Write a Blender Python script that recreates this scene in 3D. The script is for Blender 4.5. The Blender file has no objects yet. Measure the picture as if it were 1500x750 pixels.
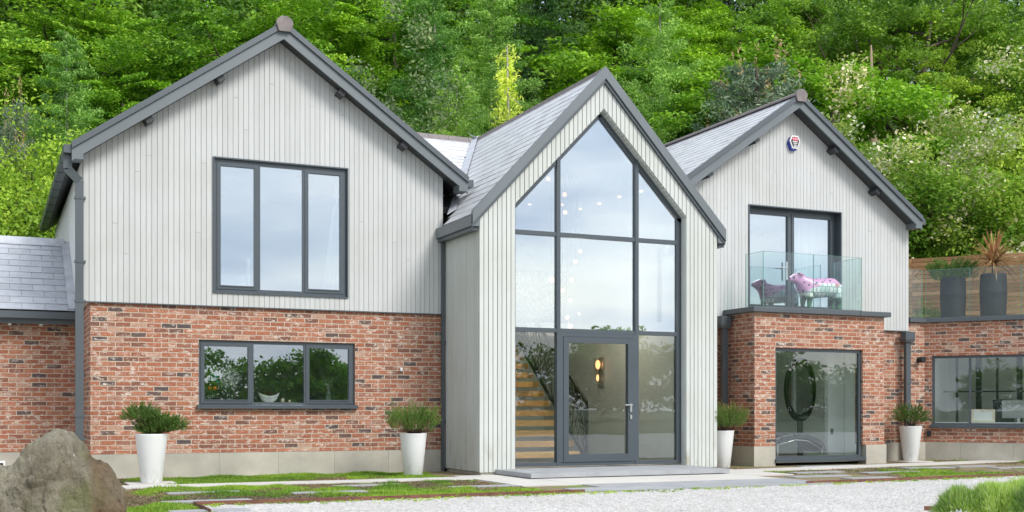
import bpy, bmesh, math, random
import numpy as np
from mathutils import Vector, Matrix
C = bpy.context.scene
COL = C.collection
R = math.radians
# ------------------------------------------------------------------ camera
YAW = 24.4; CAMH = 1.06; FPX = 1699.0
cam = bpy.data.objects.new('camera', bpy.data.cameras.new('camera'))
COL.objects.link(cam); C.camera = cam
cam.location = (0, 0, CAMH); cam.rotation_euler = (R(90), 0, R(-YAW))
cam.data.sensor_width = 36; cam.data.lens = 36 * FPX / 1500
cam.data.shift_y = 0.15; cam.data.clip_start = 0.1; cam.data.clip_end = 1500
# ------------------------------------------------------------------ world, sun, exposure
SUN_EL, SUN_ROT = 42, 156
w = bpy.data.worlds.new('World'); C.world = w; w.use_nodes = True
nt = w.node_tree; N = nt.nodes; L = nt.links
bg = N['Background']; bg.inputs['Strength'].default_value = 0.12
sky = N.new('ShaderNodeTexSky'); sky.sky_type = 'NISHITA'; sky.sun_disc = False
sky.sun_elevation = R(SUN_EL); sky.sun_rotation = R(SUN_ROT); sky.air_density = 1.2; sky.dust_density = 2
tc = N.new('ShaderNodeTexCoord'); mp = N.new('ShaderNodeMapping'); mp.inputs['Scale'].default_value = (1.2, 1.2, 5.0)
nz = N.new('ShaderNodeTexNoise'); nz.inputs['Scale'].default_value = 2.2; nz.inputs['Detail'].default_value = 7; nz.inputs['Roughness'].default_value = .55
cr = N.new('ShaderNodeValToRGB'); cr.color_ramp.elements[0].position = .30; cr.color_ramp.elements[0].color = (.35,)*3 + (1,)
cr.color_ramp.elements[1].position = .62; cr.color_ramp.elements[1].color = (.97,)*3 + (1,)
mx = N.new('ShaderNodeMix'); mx.data_type = 'RGBA'
n2 = N.new('ShaderNodeTexNoise'); n2.inputs['Scale'].default_value = 3.5; n2.inputs['Detail'].default_value = 6; L.new(mp.outputs[0], n2.inputs['Vector'])
c2 = N.new('ShaderNodeValToRGB'); c2.color_ramp.elements[0].position = .35; c2.color_ramp.elements[0].color = (4.6, 5.4, 6.7, 1); c2.color_ramp.elements[1].position = .65; c2.color_ramp.elements[1].color = (8.8, 8.9, 9.0, 1)
L.new(n2.outputs['Fac'], c2.inputs[0]); L.new(c2.outputs[0], mx.inputs['B'])
L.new(tc.outputs['Generated'], mp.inputs['Vector']); L.new(mp.outputs[0], nz.inputs['Vector'])
L.new(nz.outputs['Fac'], cr.inputs[0]); L.new(cr.outputs[0], mx.inputs['Factor'])
L.new(sky.outputs[0], mx.inputs['A']); L.new(mx.outputs['Result'], bg.inputs['Color'])
sl = bpy.data.lights.new('sun', 'SUN'); sl.energy = 1.9; sl.angle = R(20); sl.color = (1, .97, .93)
sun = bpy.data.objects.new('sun', sl); COL.objects.link(sun)
sd = Vector((math.sin(R(SUN_ROT)) * math.cos(R(SUN_EL)), math.cos(R(SUN_ROT)) * math.cos(R(SUN_EL)), math.sin(R(SUN_EL))))
sun.rotation_euler = sd.to_track_quat('Z', 'Y').to_euler(); sun.location = (10, -10, 30)
C.view_settings.view_transform = 'Standard'; C.view_settings.look = 'None'
C.view_settings.gamma = 1; C.view_settings.use_curve_mapping = False
C.view_settings.exposure = 0.66
C.render.engine = 'CYCLES'; C.cycles.max_bounces = 8; C.cycles.transparent_max_bounces = 24
# ------------------------------------------------------------------ helpers
CA, SA = math.cos(R(YAW)), math.sin(R(YAW))
def ray(px):
    t = (px - 750) / FPX
    return SA + t * CA, CA - t * SA
def atY(px, Y):                     # X on the plane y = Y seen at column px
    x, y = ray(px); return x / y * Y
def depth(x, y): return x * SA + y * CA
def zat(py, x, y): return CAMH + (600 - py) / FPX * depth(x, y)

def tag(o, label=None, cat=None, group=None, kind=None):
    if label: o['label'] = label
    if cat: o['category'] = cat
    if group: o['group'] = group
    if kind: o['kind'] = kind
    return o
def empty(name, loc, rz=0, label=None, cat=None, group=None):
    o = bpy.data.objects.new(name, None); COL.objects.link(o); o.location = loc; o.rotation_euler = (0, 0, rz)
    o.empty_display_size = .2
    return tag(o, label, cat, group)
def worldmat(o):
    m = Matrix.LocRotScale(o.location, o.rotation_euler, o.scale)
    if o.parent: m = worldmat(o.parent) @ o.matrix_parent_inverse @ m
    return m
def parent(o, p, world=False):
    o.parent = p
    if world: o.matrix_parent_inverse = worldmat(p).inverted()
    return o
def copy_tree(o, par=None):
    c = o.copy(); COL.objects.link(c)
    if par: c.parent = par
    for ch in list(o.children): copy_tree(ch, c)
    return c

class MB:
    def __init__(s): s.v = []; s.f = []; s.sm = []
    def add(s, vs, fs, smooth=False):
        n = len(s.v); s.v += [tuple(v) for v in vs]; s.f += [tuple(i + n for i in f) for f in fs]; s.sm += [smooth] * len(fs); return s
    def box(s, x0, x1, y0, y1, z0, z1):
        return s.add([(x0,y0,z0),(x1,y0,z0),(x1,y1,z0),(x0,y1,z0),(x0,y0,z1),(x1,y0,z1),(x1,y1,z1),(x0,y1,z1)],
              [(0,3,2,1),(4,5,6,7),(0,1,5,4),(1,2,6,5),(2,3,7,6),(3,0,4,7)])
    def strip(s, xa, xb, la, lb, ha, hb, y0, y1):   # upright slab piece with sloping bottom and top
        return s.add([(xa,y0,la),(xb,y0,lb),(xb,y1,lb),(xa,y1,la),(xa,y0,ha),(xb,y0,hb),(xb,y1,hb),(xa,y1,ha)],
              [(0,3,2,1),(4,5,6,7),(0,1,5,4),(1,2,6,5),(2,3,7,6),(3,0,4,7)])
    def hexa(s, p, smooth=False):                     # 8 points, bottom 4 ccw then top 4
        return s.add(p, [(0,3,2,1),(4,5,6,7),(0,1,5,4),(1,2,6,5),(2,3,7,6),(3,0,4,7)], smooth)
    def bar(s, a, b, w, h, up=(0,0,1)):
        a = Vector(a); b = Vector(b); d = (b - a).normalized(); u = Vector(up)
        sd_ = d.cross(u).normalized(); u = sd_.cross(d).normalized()
        P = []
        for q in (-1, 1):
            for (p, i) in ((a, -1), (b, -1), (b, 1), (a, 1)):
                P.append(p + sd_ * (i * w / 2) + u * (q * h / 2))
        return s.hexa(P)
    def tube(s, pts, rad, n=8, smooth=True, cap=True):
        pts = [Vector(p) for p in pts]
        if not hasattr(rad, '__len__'): rad = [rad] * len(pts)
        vs = []; fs = []
        for i, p in enumerate(pts):
            d = (pts[min(i + 1, len(pts) - 1)] - pts[max(i - 1, 0)]).normalized()
            a = d.cross(Vector((0, 0, 1)) if abs(d.z) < .9 else Vector((1, 0, 0))).normalized(); b = d.cross(a)
            for k in range(n):
                t = 2 * math.pi * k / n; vs.append(p + (a * math.cos(t) + b * math.sin(t)) * rad[i])
        for i in range(len(pts) - 1):
            for k in range(n):
                fs.append((i*n+k, i*n+(k+1) % n, (i+1)*n+(k+1) % n, (i+1)*n+k))
        s.add(vs, fs, smooth)
        if cap:
            n0 = len(s.v) - len(vs)
            s.f += [tuple(n0 + k for k in range(n))[::-1], tuple(n0 + (len(pts)-1)*n + k for k in range(n))]; s.sm += [False, False]
        return s
    def lathe(s, prof, n=32, c=(0,0,0), sx=1, sy=1, smooth=True, flute=0, nf=0):
        vs = []; fs = []
        for (r, z) in prof:
            for k in range(n):
                t = 2*math.pi*k/n; rr = r * (1 + flute * math.cos(nf * t)); vs.append((c[0]+rr*sx*math.cos(t), c[1]+rr*sy*math.sin(t), c[2]+z))
        for i in range(len(prof)-1):
            for k in range(n): fs.append((i*n+k, i*n+(k+1) % n, (i+1)*n+(k+1) % n, (i+1)*n+k))
        s.add(vs, fs, smooth); return s
    def sphere(s, c, r, n=12, sz=1):
        prof = [(max(1e-4, r*math.sin(math.pi*i/n)), -r*sz*math.cos(math.pi*i/n)) for i in range(n+1)]
        return s.lathe(prof, n*2, c)
    def build(s, name, mat, par=None, world=False, M=None, bevel=0):
        me = bpy.data.meshes.new(name); me.from_pydata(s.v, [], s.f)
        uv = me.uv_layers.new(name='uv')
        for p in me.polygons:
            n = p.normal; ax = max(range(3), key=lambda i: abs(n[i]))
            for li in p.loop_indices:
                v = me.vertices[me.loops[li].vertex_index].co
                uv.data[li].uv = (v.y, v.z) if ax == 0 else (v.x, v.z) if ax == 1 else (v.x, v.y)
        me.polygons.foreach_set('use_smooth', s.sm)
        if M is not None: me.transform(M)
        me.materials.append(mat)
        o = bpy.data.objects.new(name, me); COL.objects.link(o)
        if par: parent(o, par, world)
        if bevel:
            b = o.modifiers.new('bevel', 'BEVEL'); b.width = bevel; b.segments = 2; b.limit_method = 'ANGLE'
        return o

# ---- materials
def newmat(name):
    m = bpy.data.materials.new(name); m.use_nodes = True
    return m, m.node_tree.nodes, m.node_tree.links, m.node_tree.nodes['Principled BSDF']
def ramp(N, stops, interp='LINEAR'):
    r = N.new('ShaderNodeValToRGB'); e = r.color_ramp.elements; r.color_ramp.interpolation = interp
    while len(e) < len(stops): e.new(.5)
    for i, (p, c) in enumerate(stops): e[i].position = p; e[i].color = tuple(c) + (1,)
    return r
def mixn(N, L, fac, a, b, blend='MIX'):
    m = N.new('ShaderNodeMix'); m.data_type = 'RGBA'; m.blend_type = blend
    for key, val in (('Factor', fac), ('A', a), ('B', b)):
        if isinstance(val, bpy.types.NodeSocket): L.new(val, m.inputs[key])
        elif key == 'Factor': m.inputs[key].default_value = val
        else: m.inputs[key].default_value = tuple(val) + (1,)
    return m.outputs['Result']
def noise(N, L, scale, detail=4, vec=None, rough=.55, stretch=None, coord='Object'):
    if vec is None:
        t = N.new('ShaderNodeTexCoord'); vec = t.outputs[coord]
    if stretch:
        mpp = N.new('ShaderNodeMapping'); mpp.inputs['Scale'].default_value = stretch; L.new(vec, mpp.inputs['Vector']); vec = mpp.outputs[0]
    n = N.new('ShaderNodeTexNoise'); n.inputs['Scale'].default_value = scale; n.inputs['Detail'].default_value = detail; n.inputs['Roughness'].default_value = rough
    L.new(vec, n.inputs['Vector']); return n.outputs['Fac']
def bump(N, L, h, strength, dist, bs):
    b = N.new('ShaderNodeBump'); b.inputs['Strength'].default_value = strength; b.inputs['Distance'].default_value = dist
    L.new(h, b.inputs['Height']); L.new(b.outputs[0], bs.inputs['Normal']); return b
def simple(name, col, rough=.5, metal=0, var=.12, scale=3, bmp=0, bscale=60, stretch=None, spec=.5, island=0):
    m, N, L, b = newmat(name)
    n = noise(N, L, scale, 5, stretch=stretch)
    r = ramp(N, [(.3, [c*(1-var) for c in col]), (.7, [min(1, c*(1+var)) for c in col])]); L.new(n, r.inputs[0])
    out = r.outputs[0]
    if island:
        g = N.new('ShaderNodeNewGeometry'); r2 = ramp(N, [(0, [1-island]*3), (1, [1]*3)]); L.new(g.outputs['Random Per Island'], r2.inputs[0])
        out = mixn(N, L, 1.0, out, r2.outputs[0], 'MULTIPLY')
    L.new(out, b.inputs['Base Color'])
    b.inputs['Roughness'].default_value = rough; b.inputs['Metallic'].default_value = metal; b.inputs['Specular IOR Level'].default_value = spec
    if bmp: bump(N, L, noise(N, L, bscale, 4), bmp, .01, b)
    return m
def brick_mat():
    m, N, L, b = newmat('brick')
    tcn = N.new('ShaderNodeTexCoord'); uv = tcn.outputs['UV']
    # slightly wavy courses
    nw = N.new('ShaderNodeTexNoise'); nw.inputs['Scale'].default_value = 9; nw.inputs['Detail'].default_value = 3; L.new(uv, nw.inputs['Vector'])
    vm = N.new('ShaderNodeVectorMath'); vm.operation = 'SCALE'; vm.inputs['Scale'].default_value = .014; L.new(nw.outputs['Color'], vm.inputs[0])
    va = N.new('ShaderNodeVectorMath'); va.operation = 'ADD'; L.new(uv, va.inputs[0]); L.new(vm.outputs[0], va.inputs[1])
    bt = N.new('ShaderNodeTexBrick'); L.new(va.outputs[0], bt.inputs['Vector'])
    bt.inputs['Scale'].default_value = 1; bt.inputs['Brick Width'].default_value = .225; bt.inputs['Row Height'].default_value = .075
    bt.inputs['Mortar Size'].default_value = .0085; bt.inputs['Mortar Smooth'].default_value = .3; bt.inputs['Bias'].default_value = 0
    bt.inputs['Color1'].default_value = (0,0,0,1); bt.inputs['Color2'].default_value = (1,1,1,1); bt.inputs['Mortar'].default_value = (.5,.5,.5,1)
    r = ramp(N, [(0, (.10,.08,.08)), (.06, (.13,.09,.085)), (.10, (.20,.09,.065)), (.22, (.31,.10,.06)), (.38, (.40,.125,.065)), (.52, (.44,.155,.085)), (.64, (.34,.10,.055)), (.78, (.43,.17,.10)), (.90, (.30,.12,.08)), (.96, (.48,.27,.19))])
    L.new(bt.outputs['Color'], r.inputs[0])
    n1 = noise(N, L, 38, 5, vec=uv); rr = ramp(N, [(.3, (.58,.58,.58)), (.7, (1.2,1.17,1.15))]); L.new(n1, rr.inputs[0])
    c = mixn(N, L, 1.0, r.outputs[0], rr.outputs[0], 'MULTIPLY')
    # lime smears, patchy, run along the courses
    n2 = noise(N, L, 7.5, 8, vec=uv, rough=.75, stretch=(1, 2.0, 1)); r2 = ramp(N, [(.535, (0,0,0)), (.59, (.85,.85,.85))]); L.new(n2, r2.inputs[0])
    n3 = noise(N, L, 1.1, 3, vec=uv); r3 = ramp(N, [(.36, (.35,)*3), (.58, (1,1,1))]); L.new(n3, r3.inputs[0])
    f = mixn(N, L, 1.0, r2.outputs[0], r3.outputs[0], 'MULTIPLY')
    c = mixn(N, L, f, c, (.66,.56,.48))
    n4 = noise(N, L, 14, 2, vec=uv); r4 = ramp(N, [(.3, (.44,.335,.25)), (.7, (.58,.46,.36))]); L.new(n4, r4.inputs[0])
    c = mixn(N, L, bt.outputs['Fac'], c, r4.outputs[0])
    hsb = N.new('ShaderNodeHueSaturation'); hsb.inputs['Saturation'].default_value = .92; hsb.inputs['Hue'].default_value = .505; L.new(c, hsb.inputs['Color']); c = hsb.outputs[0]
    L.new(c, b.inputs['Base Color']); b.inputs['Roughness'].default_value = .9; b.inputs['Specular IOR Level'].default_value = .2
    inv = N.new('ShaderNodeMath'); inv.operation = 'MULTIPLY_ADD'; inv.inputs[1].default_value = -1; inv.inputs[2].default_value = 1; L.new(bt.outputs['Fac'], inv.inputs[0])
    ad = N.new('ShaderNodeMath'); ad.operation = 'MULTIPLY_ADD'; ad.inputs[1].default_value = .45; L.new(n1, ad.inputs[0]); L.new(inv.outputs[0], ad.inputs[2])
    bump(N, L, ad.outputs[0], .8, .012, b)
    return m
def board_mat(name, col):
    m, N, L, b = newmat(name)
    g = N.new('ShaderNodeNewGeometry'); r = ramp(N, [(0, [c*.95 for c in col]), (.5, col), (1, [c*1.03 for c in col])]); L.new(g.outputs['Random Per Island'], r.inputs[0])
    n = noise(N, L, 5, 6, stretch=(6, 6, .6)); rr = ramp(N, [(.3, (.95,.95,.945)), (.7, (1.02,1.02,1.02))]); L.new(n, rr.inputs[0])
    c = mixn(N, L, 1.0, r.outputs[0], rr.outputs[0], 'MULTIPLY')
    n2 = noise(N, L, .9, 5); r2 = ramp(N, [(.35, (.93,.93,.90)), (.6, (1,1,1))]); L.new(n2, r2.inputs[0])
    c = mixn(N, L, 1.0, c, r2.outputs[0], 'MULTIPLY')
    # green-brown splash stains near the ground
    tcn = N.new('ShaderNodeTexCoord'); sp = N.new('ShaderNodeSeparateXYZ'); L.new(tcn.outputs['Object'], sp.inputs[0])
    mr = N.new('ShaderNodeMapRange'); mr.inputs['From Min'].default_value = .05; mr.inputs['From Max'].default_value = .75; mr.inputs['To Min'].default_value = .75; mr.inputs['To Max'].default_value = 0; L.new(sp.outputs['Z'], mr.inputs['Value'])
    n3 = noise(N, L, 4, 5, stretch=(1.5, 1.5, .5)); r3 = ramp(N, [(.5, (0,0,0)), (.72, (1,1,1))]); L.new(n3, r3.inputs[0])
    mm = N.new('ShaderNodeMath'); mm.operation = 'MULTIPLY'; L.new(mr.outputs[0], mm.inputs[0]); L.new(r3.outputs[0], mm.inputs[1])
    c = mixn(N, L, mm.outputs[0], c, (.25,.22,.13))
    L.new(c, b.inputs['Base Color']); b.inputs['Roughness'].default_value = .72; b.inputs['Specular IOR Level'].default_value = .25
    bump(N, L, noise(N, L, 20, 4, stretch=(8, 8, .5)), .25, .004, b)
    return m
def slate_mat(name, col, rough=.42):
    m, N, L, b = newmat(name)
    g = N.new('ShaderNodeNewGeometry'); r = ramp(N, [(0, [c*.88 for c in col]), (.5, col), (1, [min(1,c*1.10) for c in col])]); L.new(g.outputs['Random Per Island'], r.inputs[0])
    n = noise(N, L, 9, 6); rr = ramp(N, [(.3, (.86,.86,.88)), (.7, (1.06,1.06,1.05))]); L.new(n, rr.inputs[0])
    c = mixn(N, L, 1.0, r.outputs[0], rr.outputs[0], 'MULTIPLY')
    L.new(c, b.inputs['Base Color']); b.inputs['Roughness'].default_value = rough; b.inputs['Specular IOR Level'].default_value = .8
    bump(N, L, noise(N, L, 26, 5), .25, .006, b); return m
def glass_mat(name, refl, tint=(.86,.91,.92), rough=0, edge=None):
    m = bpy.data.materials.new(name); m.use_nodes = True; N = m.node_tree.nodes; L = m.node_tree.links; N.clear()
    o = N.new('ShaderNodeOutputMaterial'); ms = N.new('ShaderNodeMixShader'); tr = N.new('ShaderNodeBsdfTransparent'); gl = N.new('ShaderNodeBsdfGlossy')
    tr.inputs['Color'].default_value = tuple(tint) + (1,); gl.inputs['Roughness'].default_value = rough; gl.inputs['Color'].default_value = (.88,.94,1,1)
    lw = N.new('ShaderNodeLayerWeight'); lw.inputs['Blend'].default_value = .5
    mr = N.new('ShaderNodeMapRange'); mr.inputs['From Min'].default_value = 0; mr.inputs['From Max'].default_value = 1
    mr.inputs['To Min'].default_value = refl; mr.inputs['To Max'].default_value = min(1, refl + (.22 if refl > .2 else .09)); L.new(lw.outputs['Facing'], mr.inputs['Value'])
    L.new(mr.outputs[0], ms.inputs[0]); L.new(tr.outputs[0], ms.inputs[1]); L.new(gl.outputs[0], ms.inputs[2]); L.new(ms.outputs[0], o.inputs[0])
    if rough == 0:
        tcn = N.new('ShaderNodeTexCoord'); n = N.new('ShaderNodeTexNoise'); n.inputs['Scale'].default_value = 1.6; n.inputs['Detail'].default_value = 1
        L.new(tcn.outputs['Object'], n.inputs['Vector']); bp = N.new('ShaderNodeBump'); bp.inputs['Strength'].default_value = .05; bp.inputs['Distance'].default_value = .015
        L.new(n.outputs['Fac'], bp.inputs['Height']); L.new(bp.outputs[0], gl.inputs['Normal'])
    return m
def emit_mat(name, col, s):
    m, N, L, b = newmat(name); b.inputs['Base Color'].default_value = tuple(col) + (1,)
    b.inputs['Emission Color'].default_value = tuple(col) + (1,); b.inputs['Emission Strength'].default_value = s; return m
def leaf_mat(name, c0, c1, c2, trans=.35, rough=.55):
    m = bpy.data.materials.new(name); m.use_nodes = True; N = m.node_tree.nodes; L = m.node_tree.links; N.clear()
    o = N.new('ShaderNodeOutputMaterial'); g = N.new('ShaderNodeNewGeometry'); oi = N.new('ShaderNodeObjectInfo')
    r = ramp(N, [(0, c0), (.55, c1), (1, c2)]); L.new(g.outputs['Random Per Island'], r.inputs[0])
    n = noise(N, L, .55, 3); rr = ramp(N, [(.38, (.55,.64,.6)), (.62, (1.22,1.15,1.0))]); L.new(n, rr.inputs[0])
    c = mixn(N, L, 1.0, r.outputs[0], rr.outputs[0], 'MULTIPLY')
    hs = N.new('ShaderNodeHueSaturation'); mr = N.new('ShaderNodeMapRange'); mr.inputs['To Min'].default_value = .72; mr.inputs['To Max'].default_value = 1.32; m2 = N.new('ShaderNodeMath'); m2.operation = 'MULTIPLY_ADD'; m2.inputs[1].default_value = -.035; m2.inputs[2].default_value = .513; L.new(oi.outputs['Random'], m2.inputs[0]); L.new(m2.outputs[0], hs.inputs['Hue'])
    L.new(oi.outputs['Random'], mr.inputs['Value']); L.new(mr.outputs[0], hs.inputs['Value']); L.new(c, hs.inputs['Color'])
    p = N.new('ShaderNodeBsdfPrincipled'); p.inputs['Roughness'].default_value = rough; p.inputs['Specular IOR Level'].default_value = .3
    t = N.new('ShaderNodeBsdfTranslucent'); ms = N.new('ShaderNodeMixShader'); ms.inputs[0].default_value = trans
    L.new(hs.outputs[0], p.inputs['Base Color']); L.new(hs.outputs[0], t.inputs['Color'])
    L.new(p.outputs[0], ms.inputs[1]); L.new(t.outputs[0], ms.inputs[2]); L.new(ms.outputs[0], o.inputs[0])
    return m

M = {}
M['brick'] = brick_mat()
M['board'] = board_mat('painted_boards', (.525,.535,.53))
M['board_centre'] = board_mat('painted_boards_entrance', (.55,.57,.545))
M['membrane'] = simple('dark_membrane', (.20,.20,.19), .9)
M['render'] = simple('white_render', (.68,.67,.64), .9, var=.04, bmp=.3, bscale=80)
M['metal'] = simple('anthracite_metal', (.088,.103,.114), .38, .25, var=.06, scale=2)
M['frame'] = simple('anthracite_frame', (.070,.086,.098), .35, .2, var=.05, scale=2)
M['darkmetal'] = simple('black_bracket', (.035,.038,.042), .5)
M['fascia'] = simple('grey_fascia', (.135,.155,.165), .4, .1, var=.06, scale=1.5)
M['slate'] = slate_mat('slate', (.40,.42,.46), .34)
M['slate_pale'] = slate_mat('pale_slate', (.60,.605,.62), .36)
M['ridge'] = simple('ridge_tile', (.20,.175,.17), .8, var=.2, scale=6, bmp=.3)
M['lead'] = simple('lead', (.50,.52,.56), .45, .3, var=.15, scale=5, bmp=.25, bscale=14)
M['stone'] = simple('plinth_stone', (.44,.415,.35), .9, var=.16, scale=2.3, bmp=.35, bscale=90, island=.14)
M['slab'] = simple('pale_paving', (.56,.54,.50), .85, var=.07, scale=2.5, bmp=.2, bscale=50, island=.06)
M['greyslab'] = simple('grey_paving', (.33,.34,.35), .75, var=.12, scale=3, bmp=.2, bscale=40, island=.10)
M['glass'] = glass_mat('window_glass', .38)
M['glass_kitchen'] = glass_mat('kitchen_window_glass', .205, (.93,.96,.96)); M['glass_low'] = glass_mat('lower_window_glass', .07, (.95,.98,.97))
M['balglass'] = glass_mat('balustrade_glass', .025, (.91,.955,.945))
M['glassedge'] = simple('green_glass_edge', (.12,.30,.25), .2)
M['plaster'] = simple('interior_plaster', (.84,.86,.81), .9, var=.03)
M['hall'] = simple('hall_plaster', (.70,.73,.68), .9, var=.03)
M['floor'] = simple('interior_floor', (.45,.43,.40), .35, var=.1)
M['whitepaint'] = simple('white_gloss', (.80,.80,.78), .35, var=.03)
M['oak'] = simple('oak', (.74,.42,.15), .45, var=.2, scale=5, stretch=(1, 8, 8))
M['black'] = simple('black_steel', (.015,.017,.02), .4)
def pot_mat():
    m, N, L, b = newmat('white_pot'); tcn = N.new('ShaderNodeTexCoord'); sp = N.new('ShaderNodeSeparateXYZ'); L.new(tcn.outputs['Object'], sp.inputs[0])
    mr = N.new('ShaderNodeMapRange'); mr.inputs['From Min'].default_value = .0; mr.inputs['From Max'].default_value = .22; mr.inputs['To Min'].default_value = .8; mr.inputs['To Max'].default_value = .06; L.new(sp.outputs['Z'], mr.inputs['Value'])
    n = noise(N, L, 14, 7, rough=.7, stretch=(1, 1, .45)); r = ramp(N, [(.46, (0,0,0)), (.72, (1,1,1))]); L.new(n, r.inputs[0]); f = N.new('ShaderNodeMath'); f.operation = 'MULTIPLY'; L.new(r.outputs[0], f.inputs[0]); L.new(mr.outputs[0], f.inputs[1])
    L.new(mixn(N, L, f.outputs[0], (.71,.72,.71), (.34,.31,.24)), b.inputs['Base Color']); b.inputs['Roughness'].default_value = .5; return m
M['pot'] = pot_mat()
M['charpot'] = simple('charcoal_pot', (.028,.030,.033), .75, var=.25, scale=8, bmp=.5, bscale=30)
M['soil'] = simple('soil', (.09,.06,.04), .95, var=.4, scale=20, bmp=.6)
M['steel'] = simple('rusted_steel', (.16,.07,.045), .85, var=.35, scale=9, bmp=.3)
M['chrome'] = simple('satin_steel', (.6,.6,.6), .25, .9)
M['bark'] = simple('bark', (.10,.08,.06), .95, var=.35, scale=6, bmp=.8, bscale=14, stretch=(1,1,.3))
M['palebark'] = simple('pale_bark', (.34,.31,.28), .9, var=.35, scale=6, bmp=.6, bscale=14, stretch=(1,1,.4))
M['curtain'] = simple('curtain_fabric', (.85,.85,.84), .9, var=.03)
M['lampglow'] = emit_mat('lamp_glow', (1, .46, .18), 1.7)
M['spotglow'] = emit_mat('spot_glow', (1, .62, .36), 1.6)
M['globe'] = glass_mat('globe_glass', .03, (.93,.93,.93))
def fence_mat():
    m, N, L, b = newmat('cedar_slats')
    g = N.new('ShaderNodeNewGeometry'); r = ramp(N, [(0, (.25,.125,.055)), (.5, (.37,.195,.085)), (1, (.47,.27,.13))]); L.new(g.outputs['Random Per Island'], r.inputs[0])
    n = noise(N, L, 6, 6, stretch=(1,1,10)); rr = ramp(N, [(.3, (.75,.75,.75)), (.7, (1.1,1.1,1.1))]); L.new(n, rr.inputs[0])
    L.new(mixn(N, L, 1.0, r.outputs[0], rr.outputs[0], 'MULTIPLY'), b.inputs['Base Color']); b.inputs['Roughness'].default_value = .8; return m
M['fence'] = fence_mat()
# ================================================================== HOUSE
house = empty('house', (9.4, 18.5, 0), label='modern two storey house of red brick and pale grey vertical boards with three gables', cat='house')
def hp(mb, name, mat, **k): return mb.build(name, M[mat], house, True, **k)
rnd = random.Random(5)

def cut(x0, x1, extra, pitch=None):
    xs = [x0, x1] + [e for e in extra if x0 < e < x1]
    return sorted(set(round(x, 4) for x in xs))
def wall_with_openings(mb, x0, x1, z0, top, openings, y0, y1, extra=()):
    """top: function of x; openings: (xa, xb, za, zb)"""
    xs = cut(x0, x1, [o[0] for o in openings] + [o[1] for o in openings] + list(extra))
    for a, b in zip(xs[:-1], xs[1:]):
        m = (a + b) / 2; segs = []; lo = z0
        for o in sorted([o for o in openings if o[0] < m < o[1]], key=lambda o: o[2]):
            if o[2] > lo + 1e-4: segs.append((lo, lo, o[2], o[2]))
            lo = o[3]
        segs.append((lo, lo, top(a), top(b)))
        for s_ in segs: mb.strip(a, b, *s_, y0, y1)
def boards(mb, x0, x1, z0, top, openings, y0, y1, pitch, gap, apex=None, low=None, splits=True):
    """vertical boards; low: optional function giving a sloping lower limit (or None) at x"""
    n = int(round((x1 - x0) / pitch)); pitch = (x1 - x0) / n
    for i in range(n):
        a0 = x0 + i * pitch + gap / 2; b0 = a0 + pitch - gap
        ex = [o[0] for o in openings] + [o[1] for o in openings] + ([apex] if apex else [])
        xs = cut(a0, b0, ex); dy = rnd.uniform(-.0012, .0012)
        for a, b in zip(xs[:-1], xs[1:]):
            m = (a + b) / 2; segs = []; lo = (z0, z0)
            if low and low(m) is not None: lo = (low(a) or low(m), low(b) or low(m))
            for o in sorted([o for o in openings if o[0] - 1e-4 < m < o[1] + 1e-4], key=lambda o: o[2]):
                if o[2] > lo[0] + 1e-4: segs.append((lo[0], lo[1], o[2], o[2]))
                lo = (o[3], o[3])
            segs.append((lo[0], lo[1], top(a), top(b)))
            for (la, lb, ha, hb) in segs:
                if splits and min(ha, hb) - max(la, lb) > 1.0 and rnd.random() < .16:   # a butt joint somewhere along the run
                    z = rnd.uniform(max(la, lb) + .3, min(ha, hb) - .3)
                    mb.strip(a, b, la, lb, z - .0015, z - .0015, y0 + dy, y1); mb.strip(a, b, z + .0015, z + .0015, ha, hb, y0 + dy * -1, y1)
                else: mb.strip(a, b, la, lb, ha, hb, y0 + dy, y1)
def boards_side(mb, x0, x1, ya, yb, z0, z1, pitch, gap):    # boards on a wall whose face is at x0 (outside) .. x1
    n = int(round((yb - ya) / pitch)); pitch = (yb - ya) / n
    for i in range(n):
        a = ya + i * pitch + gap / 2
        mb.box(x0 + rnd.uniform(-.001, .001), x1, a, a + pitch - gap, z0, z1)

def slates(mb, o, u, v, W, H, course=.2, wid=.3, clip=None, th=.006, lift=.009):
    """slates on the plane o + a*u + b*v (u along the eave, v up the slope), overlapping slabs"""
    o = Vector(o); u = Vector(u).normalized(); v = Vector(v).normalized(); n = u.cross(v)
    if n.z < 0: n = -n
    nr = int(math.ceil(H / course))
    for r in range(nr):
        off = (r % 2) * wid / 2; k = -1
        while k * wid - off < W:
            a0 = max(0, k * wid - off); a1 = min(W, (k + 1) * wid - off); k += 1
            if a1 - a0 < .02: continue
            b0 = r * course; b1 = min(H, b0 + course * 1.25)
            if b1 - b0 < .02: continue
            if clip and not clip(o + u * (a0 + a1) / 2 + v * (b0 + .1)): continue
            g = .0025; j = rnd.uniform(0, .003)
            P = [o + u*(a0+g) + v*b0 + n*(lift+j), o + u*(a1-g) + v*b0 + n*(lift+j), o + u*(a1-g) + v*b1 + n*(lift*.15), o + u*(a0+g) + v*b1 + n*(lift*.15)]
            Q = [p + n*th for p in P]
            mb.hexa(P + Q)

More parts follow.
